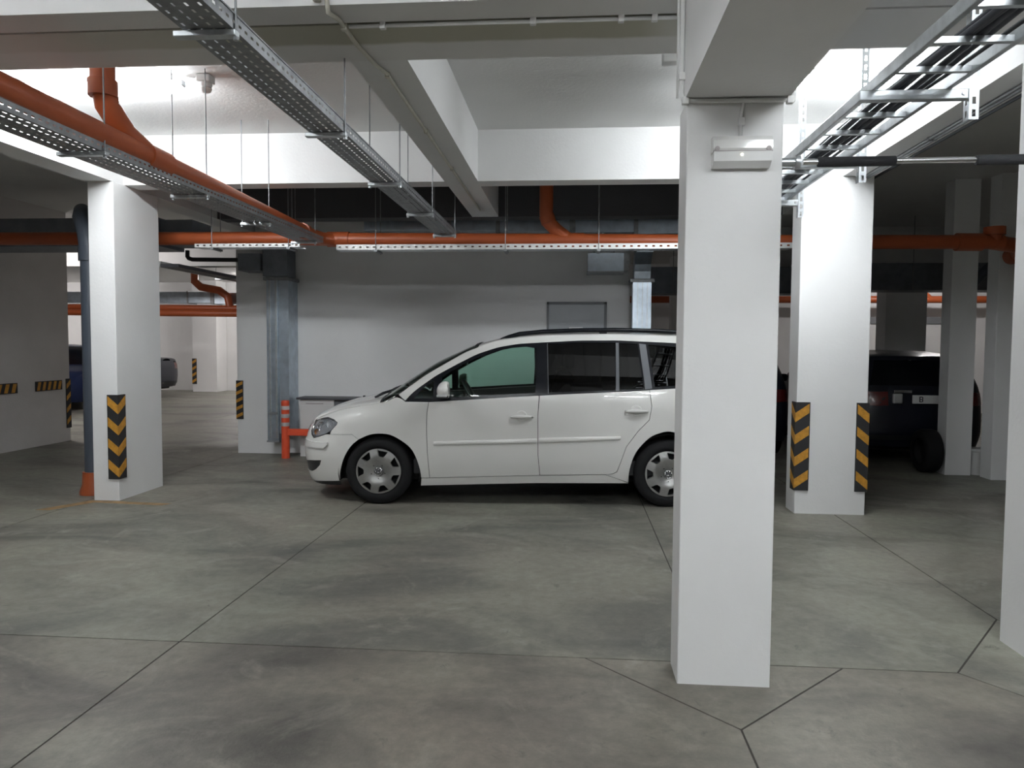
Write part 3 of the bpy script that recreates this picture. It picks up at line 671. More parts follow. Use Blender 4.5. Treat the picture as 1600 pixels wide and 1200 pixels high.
class Shape:
    """half width of a car body as a function of u (metres behind the nose) and v (height)"""
    def __init__(s, L, hw, nose, tail, top, edge, belt=1.0, tumble=.31, wrap=.8, rwrap=.25):
        s.L, s.hw, s.belt, s.tumble, s.wrap, s.rwrap = L, hw, belt, tumble, wrap, rwrap
        s.nose = smooth_tab(nose, .02, 4); s.tail = smooth_tab(tail, .02, 3); s.top = smooth_tab(top, .02, 5); s.edge = smooth_tab(edge, .02, 5)
    def tum(s, v):
        k = .07; x = (v-s.belt)/k
        sp = k*math.log1p(math.exp(x)) if x < 30 else v-s.belt
        return s.tumble*sp+.04*max((.5-v)/.3, 0)**2
    def full(s, u, v):
        w = s.hw; r = s.L-u
        if r < .9: w -= .10*((.9-max(r, 0))/.9)**2
        return w
    def W(s, u, v):
        d = max(u-lerp_tab(v, s.nose), 0); w = s.full(u, v)
        if d < s.wrap: w *= max(1-((s.wrap-d)/s.wrap)**2.6, 0)**(1/2.4)
        r = max(s.L-lerp_tab(v, s.tail)-u, 0)
        if r < s.rwrap: w *= max(1-((s.rwrap-r)/s.rwrap)**2.6, 0)**(1/2.6)
        return max(w-s.tum(v)*min(1, d/.3)*min(1, r/.15), 0.0)
    def rear_u(s, w, v):
        # position of the tail skin at sideways offset w
        lo, hi = s.L-lerp_tab(v, s.tail)-s.rwrap, s.L-lerp_tab(v, s.tail)
        for _ in range(30):
            m = (lo+hi)/2
            if s.W(m, v) > abs(w): lo = m
            else: hi = m
        return (lo+hi)/2
    def front_u(s, w, v):
        lo = lerp_tab(v, s.nose); hi = lo+s.wrap*.5
        for _ in range(30):
            m = (lo+hi)/2
            if s.W(m, v) > abs(w): hi = m
            else: lo = m
        return (lo+hi)/2
    def panel(s, poly, side, holes=(), off=0.0, gap=.0, skirt=.0, d=.045, vs_extra=()):
        """mesh data of a skin panel cut to an outline in (u, v)"""
        P = inset(poly, gap) if gap else list(poly)
        P = resample(P, d); HS = [resample(inset(h, -gap) if gap else list(h), d) for h in holes]
        us = [p[0] for p in P]; vv = [p[1] for p in P]
        pts = [Vector(p) for p in P]; edges = [(i, (i+1) % len(P)) for i in range(len(P))]
        for h in HS:
            o = len(pts); pts += [Vector(p) for p in h]; edges += [(o+i, o+(i+1) % len(h)) for i in range(len(h))]
        nb = len(pts)
        u = min(us)
        while u < max(us):
            near = u-.02 < .25 or u > s.L-.35
            st = .022 if near else d
            v = min(vv)+d/2
            while v < max(vv):
                if inside((u, v), P) and not any(inside((u, v), h) for h in HS): pts.append(Vector((u, v)))
                v += d
            u += st
        r = delaunay_2d_cdt(pts, edges, [], 0, 1e-5)
        tv = [(p.x, p.y) for p in r[0]]
        fs = []
        for f in r[2]:
            c = (sum(tv[i][0] for i in f)/len(f), sum(tv[i][1] for i in f)/len(f))
            if inside(c, P) and not any(inside(c, h) for h in HS): fs.append(tuple(f) if side < 0 else tuple(reversed(f)))
        mb = MB()
        mb.add([(q[0], -side*(s.W(*q)+off), q[1]) for q in tv], fs)
        if skirt:
            for loop in [P]+HS:
                n = len(loop)
                A = [(q[0], -side*(s.W(*q)+off), q[1]) for q in loop]; B = [(q[0], -side*(s.W(*q)+off-skirt if s.W(*q) > skirt else 0), q[1]) for q in loop]
                mb.add(A+B, [(i, (i+1) % n, n+(i+1) % n, n+i) for i in range(n)])
        return mb
    def both(s, poly, **k):
        mb = s.panel(poly, 1, **k); m2 = s.panel(poly, -1, **k); mb.add(m2.v, m2.f); return mb
    def cross(s, u, off=0.0, n=26, p=2.6, q=2.0):
        ve = lerp_tab(u, s.edge); vc = lerp_tab(u, s.top); we = s.W(u, ve); out = []
        for i in range(n+1):
            t = math.sin(PI/2*(2*i/n-1))
            out.append((u, t*we, ve+(vc-ve)*max(1-abs(t)**p, 0)**(1/q)+off))
        return out
    def top_skin(s, u0, u1, off=0.0, n=26, du=.04, tmax=1.0):
        k = max(2, math.ceil((u1-u0)/du)); rows = [s.cross(u0+(u1-u0)*i/k, off, n) for i in range(k+1)]
        vs = [p for r in rows for p in r]; m = n+1
        return MB().add(vs, [(i*m+j, (i+1)*m+j, (i+1)*m+j+1, i*m+j+1) for i in range(k) for j in range(n)])
def mesh_obj(mb, name, mat, parent, smooth=38):
    return mb.build(name, mat, parent, smooth, fix=True)

def wheel(parent, u, side, y_out, r=.312, rim=.213, simple=False, cap='hubcap_silver'):
    """side 1 = towards -y in car space (the car's left)"""
    w = empty('wheel'); w.parent = parent; w.location = (u, -side*y_out, r)
    if side < 0: w.rotation_euler = (0, 0, PI)
    # local: outer face looks to -y
    ax = (0, -1, 0); wd = .205
    prof = [(rim-.02, -wd+.015), (r-.045, -wd), (r-.012, -wd+.02), (r, -wd+.05), (r, -.05), (r-.010, -.018), (r-.04, -.002), (rim+.03, 0.0), (rim+.004, -.008), (rim-.004, -.022)]
    MB().lathe(prof, (0, 0, 0), ax, 56).build('tyre', 'tyre_rubber', w, 50)
    MB().lathe([(rim-.002, -.17), (rim-.002, -.012)], (0, 0, 0), ax, 40).build('rim', 'dark_well', w, True)
    MB().lathe([(0, -.10), (rim-.01, -.10)], (0, 0, 0), ax, 40).build('brake_disc', 'dark_well', w)
    if simple:
        c = MB()
        for k in range(5):
            a = k*2*PI/5+.3
            P = [(.03, -.03), (rim-.01, -.045), (rim-.01, .045), (.03, .03)]
            c.prism([(p[0]*math.cos(a)-p[1]*math.sin(a), p[0]*math.sin(a)+p[1]*math.cos(a)) for p in P], 'y', -.004, .02)
        c.lathe([(0, -.008), (.05, -.008), (.055, -.02)], (0, 0, 0), ax, 20); c.build('hubcap', cap, w)
        return w
    # wheel trim with seven cut-outs
    loop = []
    R = rim-.003
    for k in range(7):
        a0 = math.radians(27+k*360/7)
        half = math.radians(14.5); dep = .062
        notch = []
        for j in range(9):
            x = -1+2*j/8
            notch.append((R-.012-dep*math.sqrt(max(1-x**4, 0)), a0+half*x*.95))
        arc_ = [(R-.012, a0-half), ] + notch[1:-1] + [(R-.012, a0+half)]
        loop.append([(rr*math.cos(a), rr*math.sin(a)) for rr, a in arc_])
    outer = [(R*math.cos(2*PI*i/72), R*math.sin(2*PI*i/72)) for i in range(72)]
    pts = [Vector(p) for p in outer]; ed = [(i, (i+1) % 72) for i in range(72)]
    for h in loop:
        o = len(pts); pts += [Vector(p) for p in h]; ed += [(o+i, o+(i+1) % len(h)) for i in range(len(h))]
    for ring in range(1, 9):
        rr = R*ring/9
        for i in range(36):
            q = (rr*math.cos(2*PI*(i+.5*(ring % 2))/36), rr*math.sin(2*PI*(i+.5*(ring % 2))/36))
            if not any(inside(q, h) for h in loop): pts.append(Vector(q))
    pts.append(Vector((0, 0)))
    res = delaunay_2d_cdt(pts, ed, [], 0, 1e-5); tv = [(p.x, p.y) for p in res[0]]; fs = []
    for f in res[2]:
        c = (sum(tv[i][0] for i in f)/3, sum(tv[i][1] for i in f)/3)
        if not any(inside(c, h) for h in loop): fs.append(tuple(f))
    def dome(q):
        rr = math.hypot(*q)/R
        return -.012-.010*(1-rr*rr)+.022*math.exp(-((rr-.62)/.3)**2)*1.0
    c = MB().add([(q[0], -dome(q)-.004, q[1]) for q in tv], fs)
    for h in loop:
        n = len(h); A = [(q[0], -dome(q)-.004, q[1]) for q in h]; B = [(q[0]*1.0, -dome(q)+.028, q[1]) for q in h]
        c.add(A+B, [(i, (i+1) % n, n+(i+1) % n, n+i) for i in range(n)])
    cp = c.build('hubcap', cap, w, 40)
    # round emblem: ring with interlocking V and W strokes
    em = MB().lathe([(0, .0), (.040, .0), (.042, -.004)], (0, -.012, 0), ax, 28).build('emblem', 'pillar_satin', cp, 40)
    e = MB()
    e.tube([(.036*math.cos(2*PI*i/28), -.014, .036*math.sin(2*PI*i/28)) for i in range(28)], .0032, 6, closed=True)
    def stroke(a, b): e.tube([(a[0], -.0145, a[1]), (b[0], -.0145, b[1])], .0030, 6)
    V = [(-.014, .032), (.0, .004), (.014, .032)]
    Wd = [(-.030, .018), (-.014, -.030), (.0, -.004), (.014, -.030), (.030, .018)]
    for L_ in (V, Wd):
        for a, b in zip(L_, L_[1:]): stroke(a, b)
    e.build('emblem_lettering', 'chrome', cp, True)
    for k in range(5):
        a = math.radians(200+k*72)
        MB().lathe([(0, .001), (.0045, .001), (.005, 0)], (.066*math.cos(a), -.013, .066*math.sin(a)), ax, 8).build('bolt_hole', 'dark_well', cp)
    return w

def sweep_strip(S, side, spec, h=.013):
    u0, u1, a0, b0, a1, b1 = spec; n = 26; vs = []; fs = []
    prof = [(0, 0), (.55, .10), (.9, .22), (1, .45), (.95, .75), (.5, .93), (0, 1)]
    for i in range(n+1):
        t = i/n; u = u0+(u1-u0)*t; a = a0+(a1-a0)*t; b = b0+(b1-b0)*t
        k = min(1, (u-u0)/.02+.05, (u1-u)/.02+.05)
        for (o, q) in prof:
            v = a+(b-a)*q; vs.append((u, -side*(S.W(u, v)+h*o*k-.001), v))
    m = len(prof)
    fs = [(i*m+j, i*m+j+1, (i+1)*m+j+1, (i+1)*m+j) for i in range(n) for j in range(m-1)]
    fs += [tuple(range(m)), tuple(range(n*m, (n+1)*m))]
    return MB().add(vs, fs)
# ---- the white people carrier
TOP = [(.055, .66), (.075, .70), (.115, .75), (.19, .812), (.36, .888), (.54, .944), (.75, .985), (.90, 1.002), (.96, 1.045), (1.07, 1.125), (1.4, 1.335), (1.708, 1.474), (1.83, 1.522), (2.05, 1.575), (2.4, 1.615), (2.9, 1.635), (3.4, 1.632), (3.9, 1.605), (4.12, 1.575), (4.2, 1.545)]
EDGE = [(.055, .62), (.115, .70), (.19, .752), (.36, .825), (.54, .882), (.75, .925), (.95, .955), (1.05, 1.005), (1.116, 1.058), (1.317, 1.207), (1.504, 1.318), (1.697, 1.429), (1.89, 1.498), (1.977, 1.526), (2.19, 1.556), (2.41, 1.574), (3.07, 1.588), (3.65, 1.578), (4.05, 1.545), (4.2, 1.515)]
NOSE = [(.13, .10), (.15, .065), (.22, .045), (.34, .022), (.44, .012), (.50, .012), (.60, .035), (.66, .060), (.70, .085), (.75, .12), (.81, .19), (.885, .32), (.95, .36), (1.7, .40)]
TAIL = [(.15, .12), (.25, .06), (.40, .0), (.60, .0), (.90, .04), (1.05, .07), (1.3, .13), (1.5, .19), (1.6, .25)]
S = Shape(4.407, .885, NOSE, TAIL, TOP, EDGE)
CARX, CARY, CARR = -2.729, 7.571, math.radians(3.5)
car = empty('people_carrier', (CARX, CARY, 0), CARR)
tag(car, 'white people carrier with black roof rails parked side-on', 'car')
UF, UR = .885, 3.563
farch = [(.513, .210), (.523, .311), (.571, .449), (.652, .566), (.781, .643), (.896, .664), (1.02, .645), (1.166, .552), (1.231, .457), (1.272, .325), (1.280, .219)]
rarch = [(3.204, .221), (3.210, .350), (3.265, .512), (3.386, .646), (3.50, .697), (3.57, .706), (3.66, .690), (3.77, .63), (3.87, .512), (3.925, .35), (3.93, .23)]
def catmull(P, k=4):
    out = []
    for i in range(len(P)-1):
        p0 = Vector(P[max(i-1, 0)]); p1 = Vector(P[i]); p2 = Vector(P[i+1]); p3 = Vector(P[min(i+2, len(P)-1)])
        for j in range(k):
            t = j/k; out.append(tuple(.5*((2*p1)+(p2-p0)*t+(2*p0-5*p1+4*p2-p3)*t*t+(3*p1-p0-3*p2+p3)*t*t*t)))
    return out+[tuple(P[-1])]
farch_s = catmull(farch); rarch_s = catmull(rarch)
gap1 = [(1.354, .962), (1.338, .862), (1.334, .733), (1.342, .496), (1.362, .253)]
gap2 = [(2.371, 1.025), (2.360, .841), (2.364, .486), (2.383, .290)]
gap3 = [(3.384, 1.086), (3.404, .937), (3.383, .814), (3.28, .707), (3.176, .565), (3.126, .422), (3.093, .33), (3.05, .308), (2.988, .302)]
def belt(u): return lerp_tab(u, [(1.136, .962), (1.354, .962), (1.709, .985), (2.092, 1.012), (2.474, 1.035), (2.739, 1.050), (3.179, 1.071), (3.384, 1.086), (3.62, 1.102), (4.1, 1.13)])
def bl(a, b, n=10): return [(a+(b-a)*i/n, belt(a+(b-a)*i/n)) for i in range(n+1)]
dtop = smooth_tab([(1.136, .972), (1.15, .994), (1.225, 1.066), (1.412, 1.202), (1.604, 1.308), (1.794, 1.406), (1.988, 1.470), (2.181, 1.503), (2.474, 1.521), (2.743, 1.536), (3.101, 1.540), (3.637, 1.519), (3.95, 1.48), (4.06, 1.44)], .03, 2)
dlo = bl(1.15, 4.10, 40)+[(4.10, 1.22), (4.07, 1.43)]+[p for p in reversed(dtop) if 1.14 < p[0] < 4.05]
headl = [(.196, .738), (.28, .773), (.367, .792), (.443, .779), (.486, .756), (.481, .737), (.425, .676), (.366, .642), (.293, .614), (.227, .595), (.190, .62), (.172, .655)]
def edge_line(a, b, n=12, dv=0.0): return [(a+(b-a)*i/n, lerp_tab(a+(b-a)*i/n, S.edge)+dv) for i in range(n+1)]
# fender: bumper gap, arch, door gap, A-pillar foot, bonnet edge
fender = [(.418, .644), (.642, .653), (.703, .607)]+farch[4:]+[(1.33, .20), (1.362, .253)]+list(reversed(gap1))[1:]+[(1.136, .962)]+list(reversed(edge_line(.20, 1.06, 18)))+[headl[0], headl[1], headl[2], headl[3], headl[4], headl[5], headl[6]]
fender = [(.425, .676), (.418, .644), (.642, .653), (.703, .607)]+[p for p in farch_s if p[0] > .72 and p[1] > .26]+[(1.282, .252), (1.362, .253)]+list(reversed(gap1))[1:]+[(1.136, .964), (1.11, .985), (1.07, 1.0)]+list(reversed(edge_line(.21, 1.04, 18)))+[(.205, .742), (.28, .773), (.367, .792), (.443, .779), (.486, .756), (.481, .737)]
# clip the fender's upper edge to stay above the headlight
fender = [(u, v) for (u, v) in fender]
bumper_low = [(.085, .150), (.14, .155), (.28, .179), (.40, .195), (.513, .208)]+[p for p in farch_s if p[0] < .69][1:]+[(.703, .607), (.642, .653), (.418, .644), (.366, .642), (.293, .614), (.227, .595), (.190, .62), (.172, .655), (.196, .738), (.196, .745)]
noseline = [(lerp_tab(v, S.nose)+.0005, v) for v in [.745-.595*i/24 for i in range(25)]]
bumper = bumper_low[:-1]+[(lerp_tab(.735, S.nose)+.0005, .735)]+[p for p in noseline if .155 < p[1] < .73]
fog = [(.07, .330), (.20, .372), (.321, .393), (.303, .346), (.245, .292), (.193, .264), (.075, .245)]
fogl = [(lerp_tab(.335, S.nose)+.002, .335), (.18, .372), (.321, .393), (.303, .346), (.245, .292), (.193, .264), (lerp_tab(.245, S.nose)+.002, .245)]
mesh_obj(S.both(bumper, holes=[fogl], gap=.0015, skirt=.02, d=.035), 'front_bumper', 'paint_white', car)
mesh_obj(S.both(fogl, off=-.018, d=.03), 'lower_grille', 'black_plastic', car)
bmold = [(lerp_tab(.56, S.nose)+.002, .560), (.20, .562), (.398, .570), (.394, .547), (.358, .514), (.12, .500), (lerp_tab(.50, S.nose)+.002, .498)]
mesh_obj(S.both(bmold, off=.022, skirt=.024, d=.03), 'bumper_moulding', 'paint_white', car, 30)
for side in (1, -1):
    mesh_obj(S.panel([(.30+.012*math.cos(a*PI/6), .445+.012*math.sin(a*PI/6)) for a in range(12)], side, off=.003, d=.02), 'parking_sensor', 'paint_white', car)
    h = mesh_obj(S.panel(headl, side, off=.001, gap=.002, skirt=.01, d=.03), 'headlight', 'clear_lens', car)
    mesh_obj(S.panel(headl, side, off=-.03, gap=.004, d=.02), 'reflector', 'headlight_inner', h)
    for (cu, cv, rr, mt) in ((.30, .70, .052, 'chrome'), (.40, .735, .040, 'lamp_chrome'), (.25, .65, .028, 'amber_lens')):
        wv = S.W(cu, cv)-.02
        MB().lathe([(rr, .0), (rr*.8, -.02), (rr*.35, -.03), (0, -.03)], (cu, -side*wv, cv), (-.45, -side, .1), 20).build('bulb_bowl', mt, h, 50)
    MB().tube([(headl[i][0], -side*(S.W(*headl[i])+.0), headl[i][1]) for i in range(12)], .0035, 6, closed=True).build('headlight_seal', 'black_plastic', h)
    f = mesh_obj(S.panel(fender, side, gap=.002, skirt=.018, d=.035), 'front_wing', 'paint_white', car)
    # doors
    fd = gap1[::-1][0:0]+[gap1[-1]]+[(2.383, .288)]+list(reversed(gap2))[1:]+list(reversed(bl(1.354, 2.36, 12)))+gap1[1:-1]
    d1 = mesh_obj(S.panel(fd, side, gap=.0025, skirt=.02, d=.04), 'front_door', 'paint_white', car)
    rd = [(2.383, .290), (2.988, .302)]+list(reversed(gap3))[1:]+list(reversed(bl(2.375, 3.38, 12)))+gap2[1:-1]
    d2_ = mesh_obj(S.panel(rd, side, gap=.0025, skirt=.02, d=.04), 'rear_door', 'paint_white', car)
    for dd, mold in ((d1, (1.395, 2.354, .558, .598, .586, .634)), (d2_, (2.371, 3.123, .588, .640, .624, .662))):
        sweep_strip(S, side, mold).build('side_moulding', 'paint_white', dd, 50)
    for dd, (a, b, v) in ((d1, (2.112, 2.318, .831)), (d2_, (3.162, 3.368, .890))):
        uc = (a+b)/2; wv = S.W(uc, v)
        MB().lathe([(.0, -.004), (.026, -.001), (.044, .0045), (.050, .004), (.053, -.002)], (uc-.005, -side*wv, v+.006), (0, -side, 0), 24).build('handle_recess', 'paint_white', dd, True)
        pts = [(a+(b-a)*i/10, -side*(wv+.006+.026*math.sin(PI*i/10)**.6), v+.004*math.sin(PI*i/10)) for i in range(11)]
        MB().tube(pts, [.008+.0095*math.sin(PI*(i+.6)/11.2) for i in range(11)], 12).build('door_handle', 'paint_white', dd, True)
        if dd is d1: MB().lathe([(0, .002), (.006, .001), (.007, 0)], (b-.012, -side*(wv+.026), v+.001), (0, -side, 0), 10).build('lock', 'dark_well', dd)
    # rear quarter, sill, roof side
    quarter = [(3.204, .224)]+rarch[1:-1]+[(3.93, .235), (4.25, .27)]+[(4.407-lerp_tab(v, S.tail)-.004, v) for v in (.30, .45, .60, .75, .90, 1.05, 1.13)]+[(4.10, 1.13)]+list(reversed(bl(3.388, 4.08, 8)))+gap3[1:-1]+[(2.988, .300), (3.10, .28)]
    quarter = gap3+[(3.10, .262), (3.204, .226)]+rarch_s[2:-2]+[(3.93, .235), (4.25, .25)]+[(4.407-lerp_tab(v, S.tail)-.004, v) for v in (.30, .45, .60, .75, .90, 1.05, 1.13)]+list(reversed(bl(3.40, 4.10, 8)))
    mesh_obj(S.panel(quarter, side, gap=.002, skirt=.018, d=.04), 'rear_quarter', 'paint_white', car)
    sill = [(1.275, .176), (1.8, .195), (2.363, .212), (3.204, .221), (3.11, .258), (2.988, .300), (2.363, .286), (1.283, .250)]
    mesh_obj(S.panel(sill, side, gap=.0015, skirt=.03, d=.03), 'sill', 'paint_white', car)
    rs_top = [(u, v) for u, v in edge_line(1.075, 4.18, 70)]
    roofside = [p for p in dtop if p[0] < 4.05]+[(4.07, 1.43), (4.10, 1.22), (4.10, 1.13), (4.325, 1.14), (4.25, 1.34), (4.19, 1.50)]+list(reversed(rs_top))
    mesh_obj(S.panel(roofside, side, skirt=.01, d=.03), 'roof_side', 'paint_white', car)
    # black window surround with openings, glass
    q_open = [(1.215, .992), (1.395, .993), (1.395, 1.155), (1.30, 1.09)]
    f_open = [(1.47, .998), (1.72, 1.013), (2.10, 1.038), (2.335, 1.052), (2.345, 1.25), (2.338, 1.462), (2.25, 1.475), (2.10, 1.462), (1.97, 1.435), (1.80, 1.372), (1.62, 1.285), (1.47, 1.20)]
    r_open = [(2.452, 1.055), (3.072, 1.082), (3.080, 1.515), (2.75, 1.515), (2.445, 1.502)]
    t_open = [(3.112, 1.084), (3.335, 1.096), (3.285, 1.508), (3.116, 1.515)]
    b_open = [(3.435, 1.115), (3.70, 1.130), (4.02, 1.15), (4.03, 1.25), (3.99, 1.42), (3.70, 1.478), (3.385, 1.502)]
    sr = mesh_obj(S.panel(dlo, side, holes=[q_open, f_open, r_open, t_open, b_open], off=-.004, skirt=.012, d=.04), 'window_surround', 'gloss_black', car)
    for op, g, nm in ((q_open, 'green_glass', 'quarter_light'), (f_open, 'green_glass', 'front_window'), (r_open, 'privacy_glass', 'rear_window'), (t_open, 'privacy_glass', 'rear_vent_window'), (b_open, 'privacy_glass', 'luggage_window')):
        mesh_obj(S.panel(op, side, off=-.012, gap=-.006, d=.05), nm, g, sr)
    mesh_obj(S.panel([(3.346, 1.092), (3.408, 1.100), (3.362, 1.505), (3.300, 1.512)], side, off=.004, skirt=.008, d=.03), 'pillar_trim', 'pillar_satin', sr)
    mesh_obj(S.panel([(3.078, 1.075), (3.106, 1.077), (3.110, 1.518), (3.084, 1.518)], side, off=.003, skirt=.008, d=.03), 'window_divider', 'pillar_satin', sr)
    mesh_obj(S.panel([(2.452, 1.045), (2.459, 1.045), (2.450, 1.508), (2.443, 1.508)], side, off=.002, skirt=.006, d=.03), 'window_channel', 'pillar_satin', sr)
    # inner trim so that the far side reads dark from within
    lin = [(1.20, .26), (3.9, .72), (4.15, .75), (4.12, 1.12)]+list(reversed(bl(1.20, 4.05, 14)))
    lin = [(1.36, .30), (3.1, .32), (3.35, .74), (4.15, .76), (4.12, 1.12)]+list(reversed(bl(1.20, 4.05, 14)))
    mesh_obj(S.panel(lin, side, off=-.045, d=.07), 'door_lining', 'interior_dark', car)
    # wheel wells
    for cu, rr in ((UF, .383), (UR, .375)):
        n = 20; A = [(cu+rr*math.cos(PI*(i/n)*1.16-.25), -side*(S.W(cu+rr*math.cos(PI*(i/n)*1.16-.25), .45)-.012), .30+rr*math.sin(PI*(i/n)*1.16-.25)) for i in range(n+1)]
        A = [(A[0][0]+.0, A[0][1], .215)]+A[1:-1]+[(A[-1][0], A[-1][1], .215)]
        m = MB().add(A+[(p[0], -side*.50, p[2]) for p in A], [(i, i+1, n+2+i, n+1+i) for i in range(n)])
        m.add([(p[0], -side*.52, p[2]) for p in A], [tuple(range(n+1))]); m.build('wheel_arch_liner', 'dark_well', car)
    # roof rail
    rp = [(1.985, 1.527), (2.02, 1.545), (2.083, 1.566), (2.185, 1.596), (2.415, 1.619), (2.746, 1.633), (3.077, 1.638), (3.5, 1.630), (3.8, 1.612), (3.95, 1.592), (4.03, 1.565)]
    MB().tube([(u, -side*(.675-.02*(abs(u-3.0)/1.0)**2), v) for u, v in rp], [.007, .016, .020]+[.021]*6+[.016, .007], 10).build('roof_rail', 'gloss_black', car, True)
    for uu in (2.06, 2.97, 3.9):
        MB().box(uu-.035, uu+.035, -side*.662-.012, -side*.662+.012, 1.555, lerp_tab(uu, rp)-.005, .004).build('rail_foot', 'black_plastic', car)
    # door mirror
    mm = empty('door_mirror'); mm.parent = car
    wv = S.W(1.50, 1.02)
    def ell(cu, cw, cv, a, b, c, fn=None):
        bm = bmesh.new(); bmesh.ops.create_uvsphere(bm, u_segments=18, v_segments=12, radius=1)
        vs = []
        for v in bm.verts:
            x, y, z = v.co
            if fn: x, y, z = fn(x, y, z)
            vs.append((cu+a*x, -side*(cw+b*y), cv+c*z))
        bm.verts.index_update(); fs = [[v.index for v in f.verts] for f in bm.faces]; bm.free()
        return MB().add(vs, fs)
    flat = lambda x, y, z: (min(x, .45), y, max(z, -.55))
    ell(1.520, wv+.125, 1.068, .078, .105, .092, flat).build('mirror_cap', 'paint_white', mm, 50)
    MB().box(1.47, 1.553, min(-side*(wv+.04), -side*(wv+.215)), max(-side*(wv+.04), -side*(wv+.215)), 1.008, 1.033, .008).build('mirror_base', 'black_plastic', mm)
    MB().box(1.475, 1.54, min(-side*(wv-.01), -side*(wv+.08)), max(-side*(wv-.01), -side*(wv+.08)), 1.0, 1.03, .006).build('mirror_arm', 'black_plastic', mm)
    MB().box(1.549, 1.553, min(-side*(wv+.045), -side*(wv+.205)), max(-side*(wv+.045), -side*(wv+.205)), 1.034, 1.135, .001).build('mirror_glass', 'chrome', mm)
    ind = MB().box(1.452, 1.545, min(-side*(wv+.21), -side*(wv+.226)), max(-side*(wv+.21), -side*(wv+.226)), 1.022, 1.042, .004).build('indicator', 'lamp_chrome', mm)
    # tail light
    tl = [(4.407-lerp_tab(v, S.tail)-o, v) for v, o in ((.86, .02), (1.0, .01), (1.13, .01), (1.2, .02))]+[(4.12, 1.18), (4.10, 1.0), (4.16, .88)]
    mesh_obj(S.panel(tl, side, off=.004, skirt=.008, d=.03), 'tail_light', 'red_lens', car)
    wheel(car, UF, side, .868); wheel(car, UR, side, .868)
# bonnet, windscreen, roof
hood = mesh_obj(S.top_skin(.062, .905, du=.03), 'bonnet', 'paint_white', car)
ws = mesh_obj(S.top_skin(.925, 1.80, .004, du=.04), 'windscreen', 'green_glass', car)
n_ = 24
for tt in (-1, 1):
    pass
mesh_obj(S.top_skin(.900, .935, .002, du=.02), 'cowl', 'black_plastic', car)
wsf = MB()
for u in (1.775, 1.79, 1.80): wsf.tube([p for p in S.cross(u, .005)][2:-2], .006, 6)
wsf.build('windscreen_seal', 'black_plastic', ws)
roof = mesh_obj(S.top_skin(1.80, 4.19, .0, du=.05), 'roof', 'paint_white', car)
for (a, b) in (((.86, -.62), (.80, -.10)), ((.86, .10), (.80, .62))):
    pass
wp = MB()
wp.tube([(.80, -.60, lerp_tab(.80, S.top)-.01), (.87, -.56, 1.018), (.905, -.30, 1.032), (.925, .02, 1.052)], [.010, .014, .010, .005], 8)
wp.build('wiper', 'black_plastic', car, True)
wp = MB(); wp.tube([(.80, .05, lerp_tab(.80, S.top)+.0), (.88, .1, 1.03), (.93, .35, 1.055), (.955, .60, 1.04)], [.010, .013, .009, .005], 8); wp.build('wiper', 'black_plastic', car, True)
# front grille with badge, washer jet
MB().box(.555, .575, -.02, .02, .945, .958, .003).build('washer_jet', 'black_plastic', car)
# tailgate
def rear_patch(S_, polyw, off, d=.04, front=False):
    mb = MB(); P = resample(polyw, d); pts = [Vector(p) for p in P]; ed = [(i, (i+1) % len(P)) for i in range(len(P))]
    xs = [p[0] for p in P]; zs = [p[1] for p in P]; x = min(xs)+d/2
    while x < max(xs):
        z = min(zs)+d/2
        while z < max(zs):
            if inside((x, z), P): pts.append(Vector((x, z)))
            z += d
        x += d
    r = delaunay_2d_cdt(pts, ed, [], 0, 1e-5); tv = [(p.x, p.y) for p in r[0]]
    fs = [tuple(f) for f in r[2] if inside((sum(tv[i][0] for i in f)/3, sum(tv[i][1] for i in f)/3), P)]
    return mb.add([((S_.front_u if front else S_.rear_u)(q[0], q[1])+off, q[0], q[1]) for q in tv], fs)
mesh_obj(rear_patch(S, [(-.62, 1.12), (.62, 1.12), (.55, 1.47), (-.55, 1.47)], .004), 'tailgate_window', 'gloss_black', car)
mesh_obj(rear_patch(S, [(-.26, .78), (.26, .78), (.26, .90), (-.26, .90)], .006), 'number_plate_recess', 'black_plastic', car)
mesh_obj(rear_patch(S, [(-.45, .26), (.45, .26), (.45, 1.12), (.35, 1.5), (-.35, 1.5), (-.45, 1.12)], .0005), 'tailgate', 'paint_white', car)
mesh_obj(rear_patch(S, [(-.2, .16), (.2, .16), (.2, .735), (-.2, .735)], -.0005, front=True), 'bumper_centre', 'paint_white', car)
mesh_obj(S.both([(.105, .135), (.28, .145), (.52, .165), (.515, .212), (.28, .182), (.095, .155)], off=-.012, d=.03), 'front_lip', 'black_plastic', car)
gr = mesh_obj(rear_patch(S, [(-.30, .625), (.30, .625), (.34, .695), (-.34, .695)], -.004, .025, front=True), 'grille', 'black_plastic', car)
for v in (.645, .670):
    MB().tube([(S.front_u(.31*t/6, v)-.006, .31*t/6, v) for t in range(-6, 7)], .004, 6).build('grille_bar', 'chrome', gr, True)
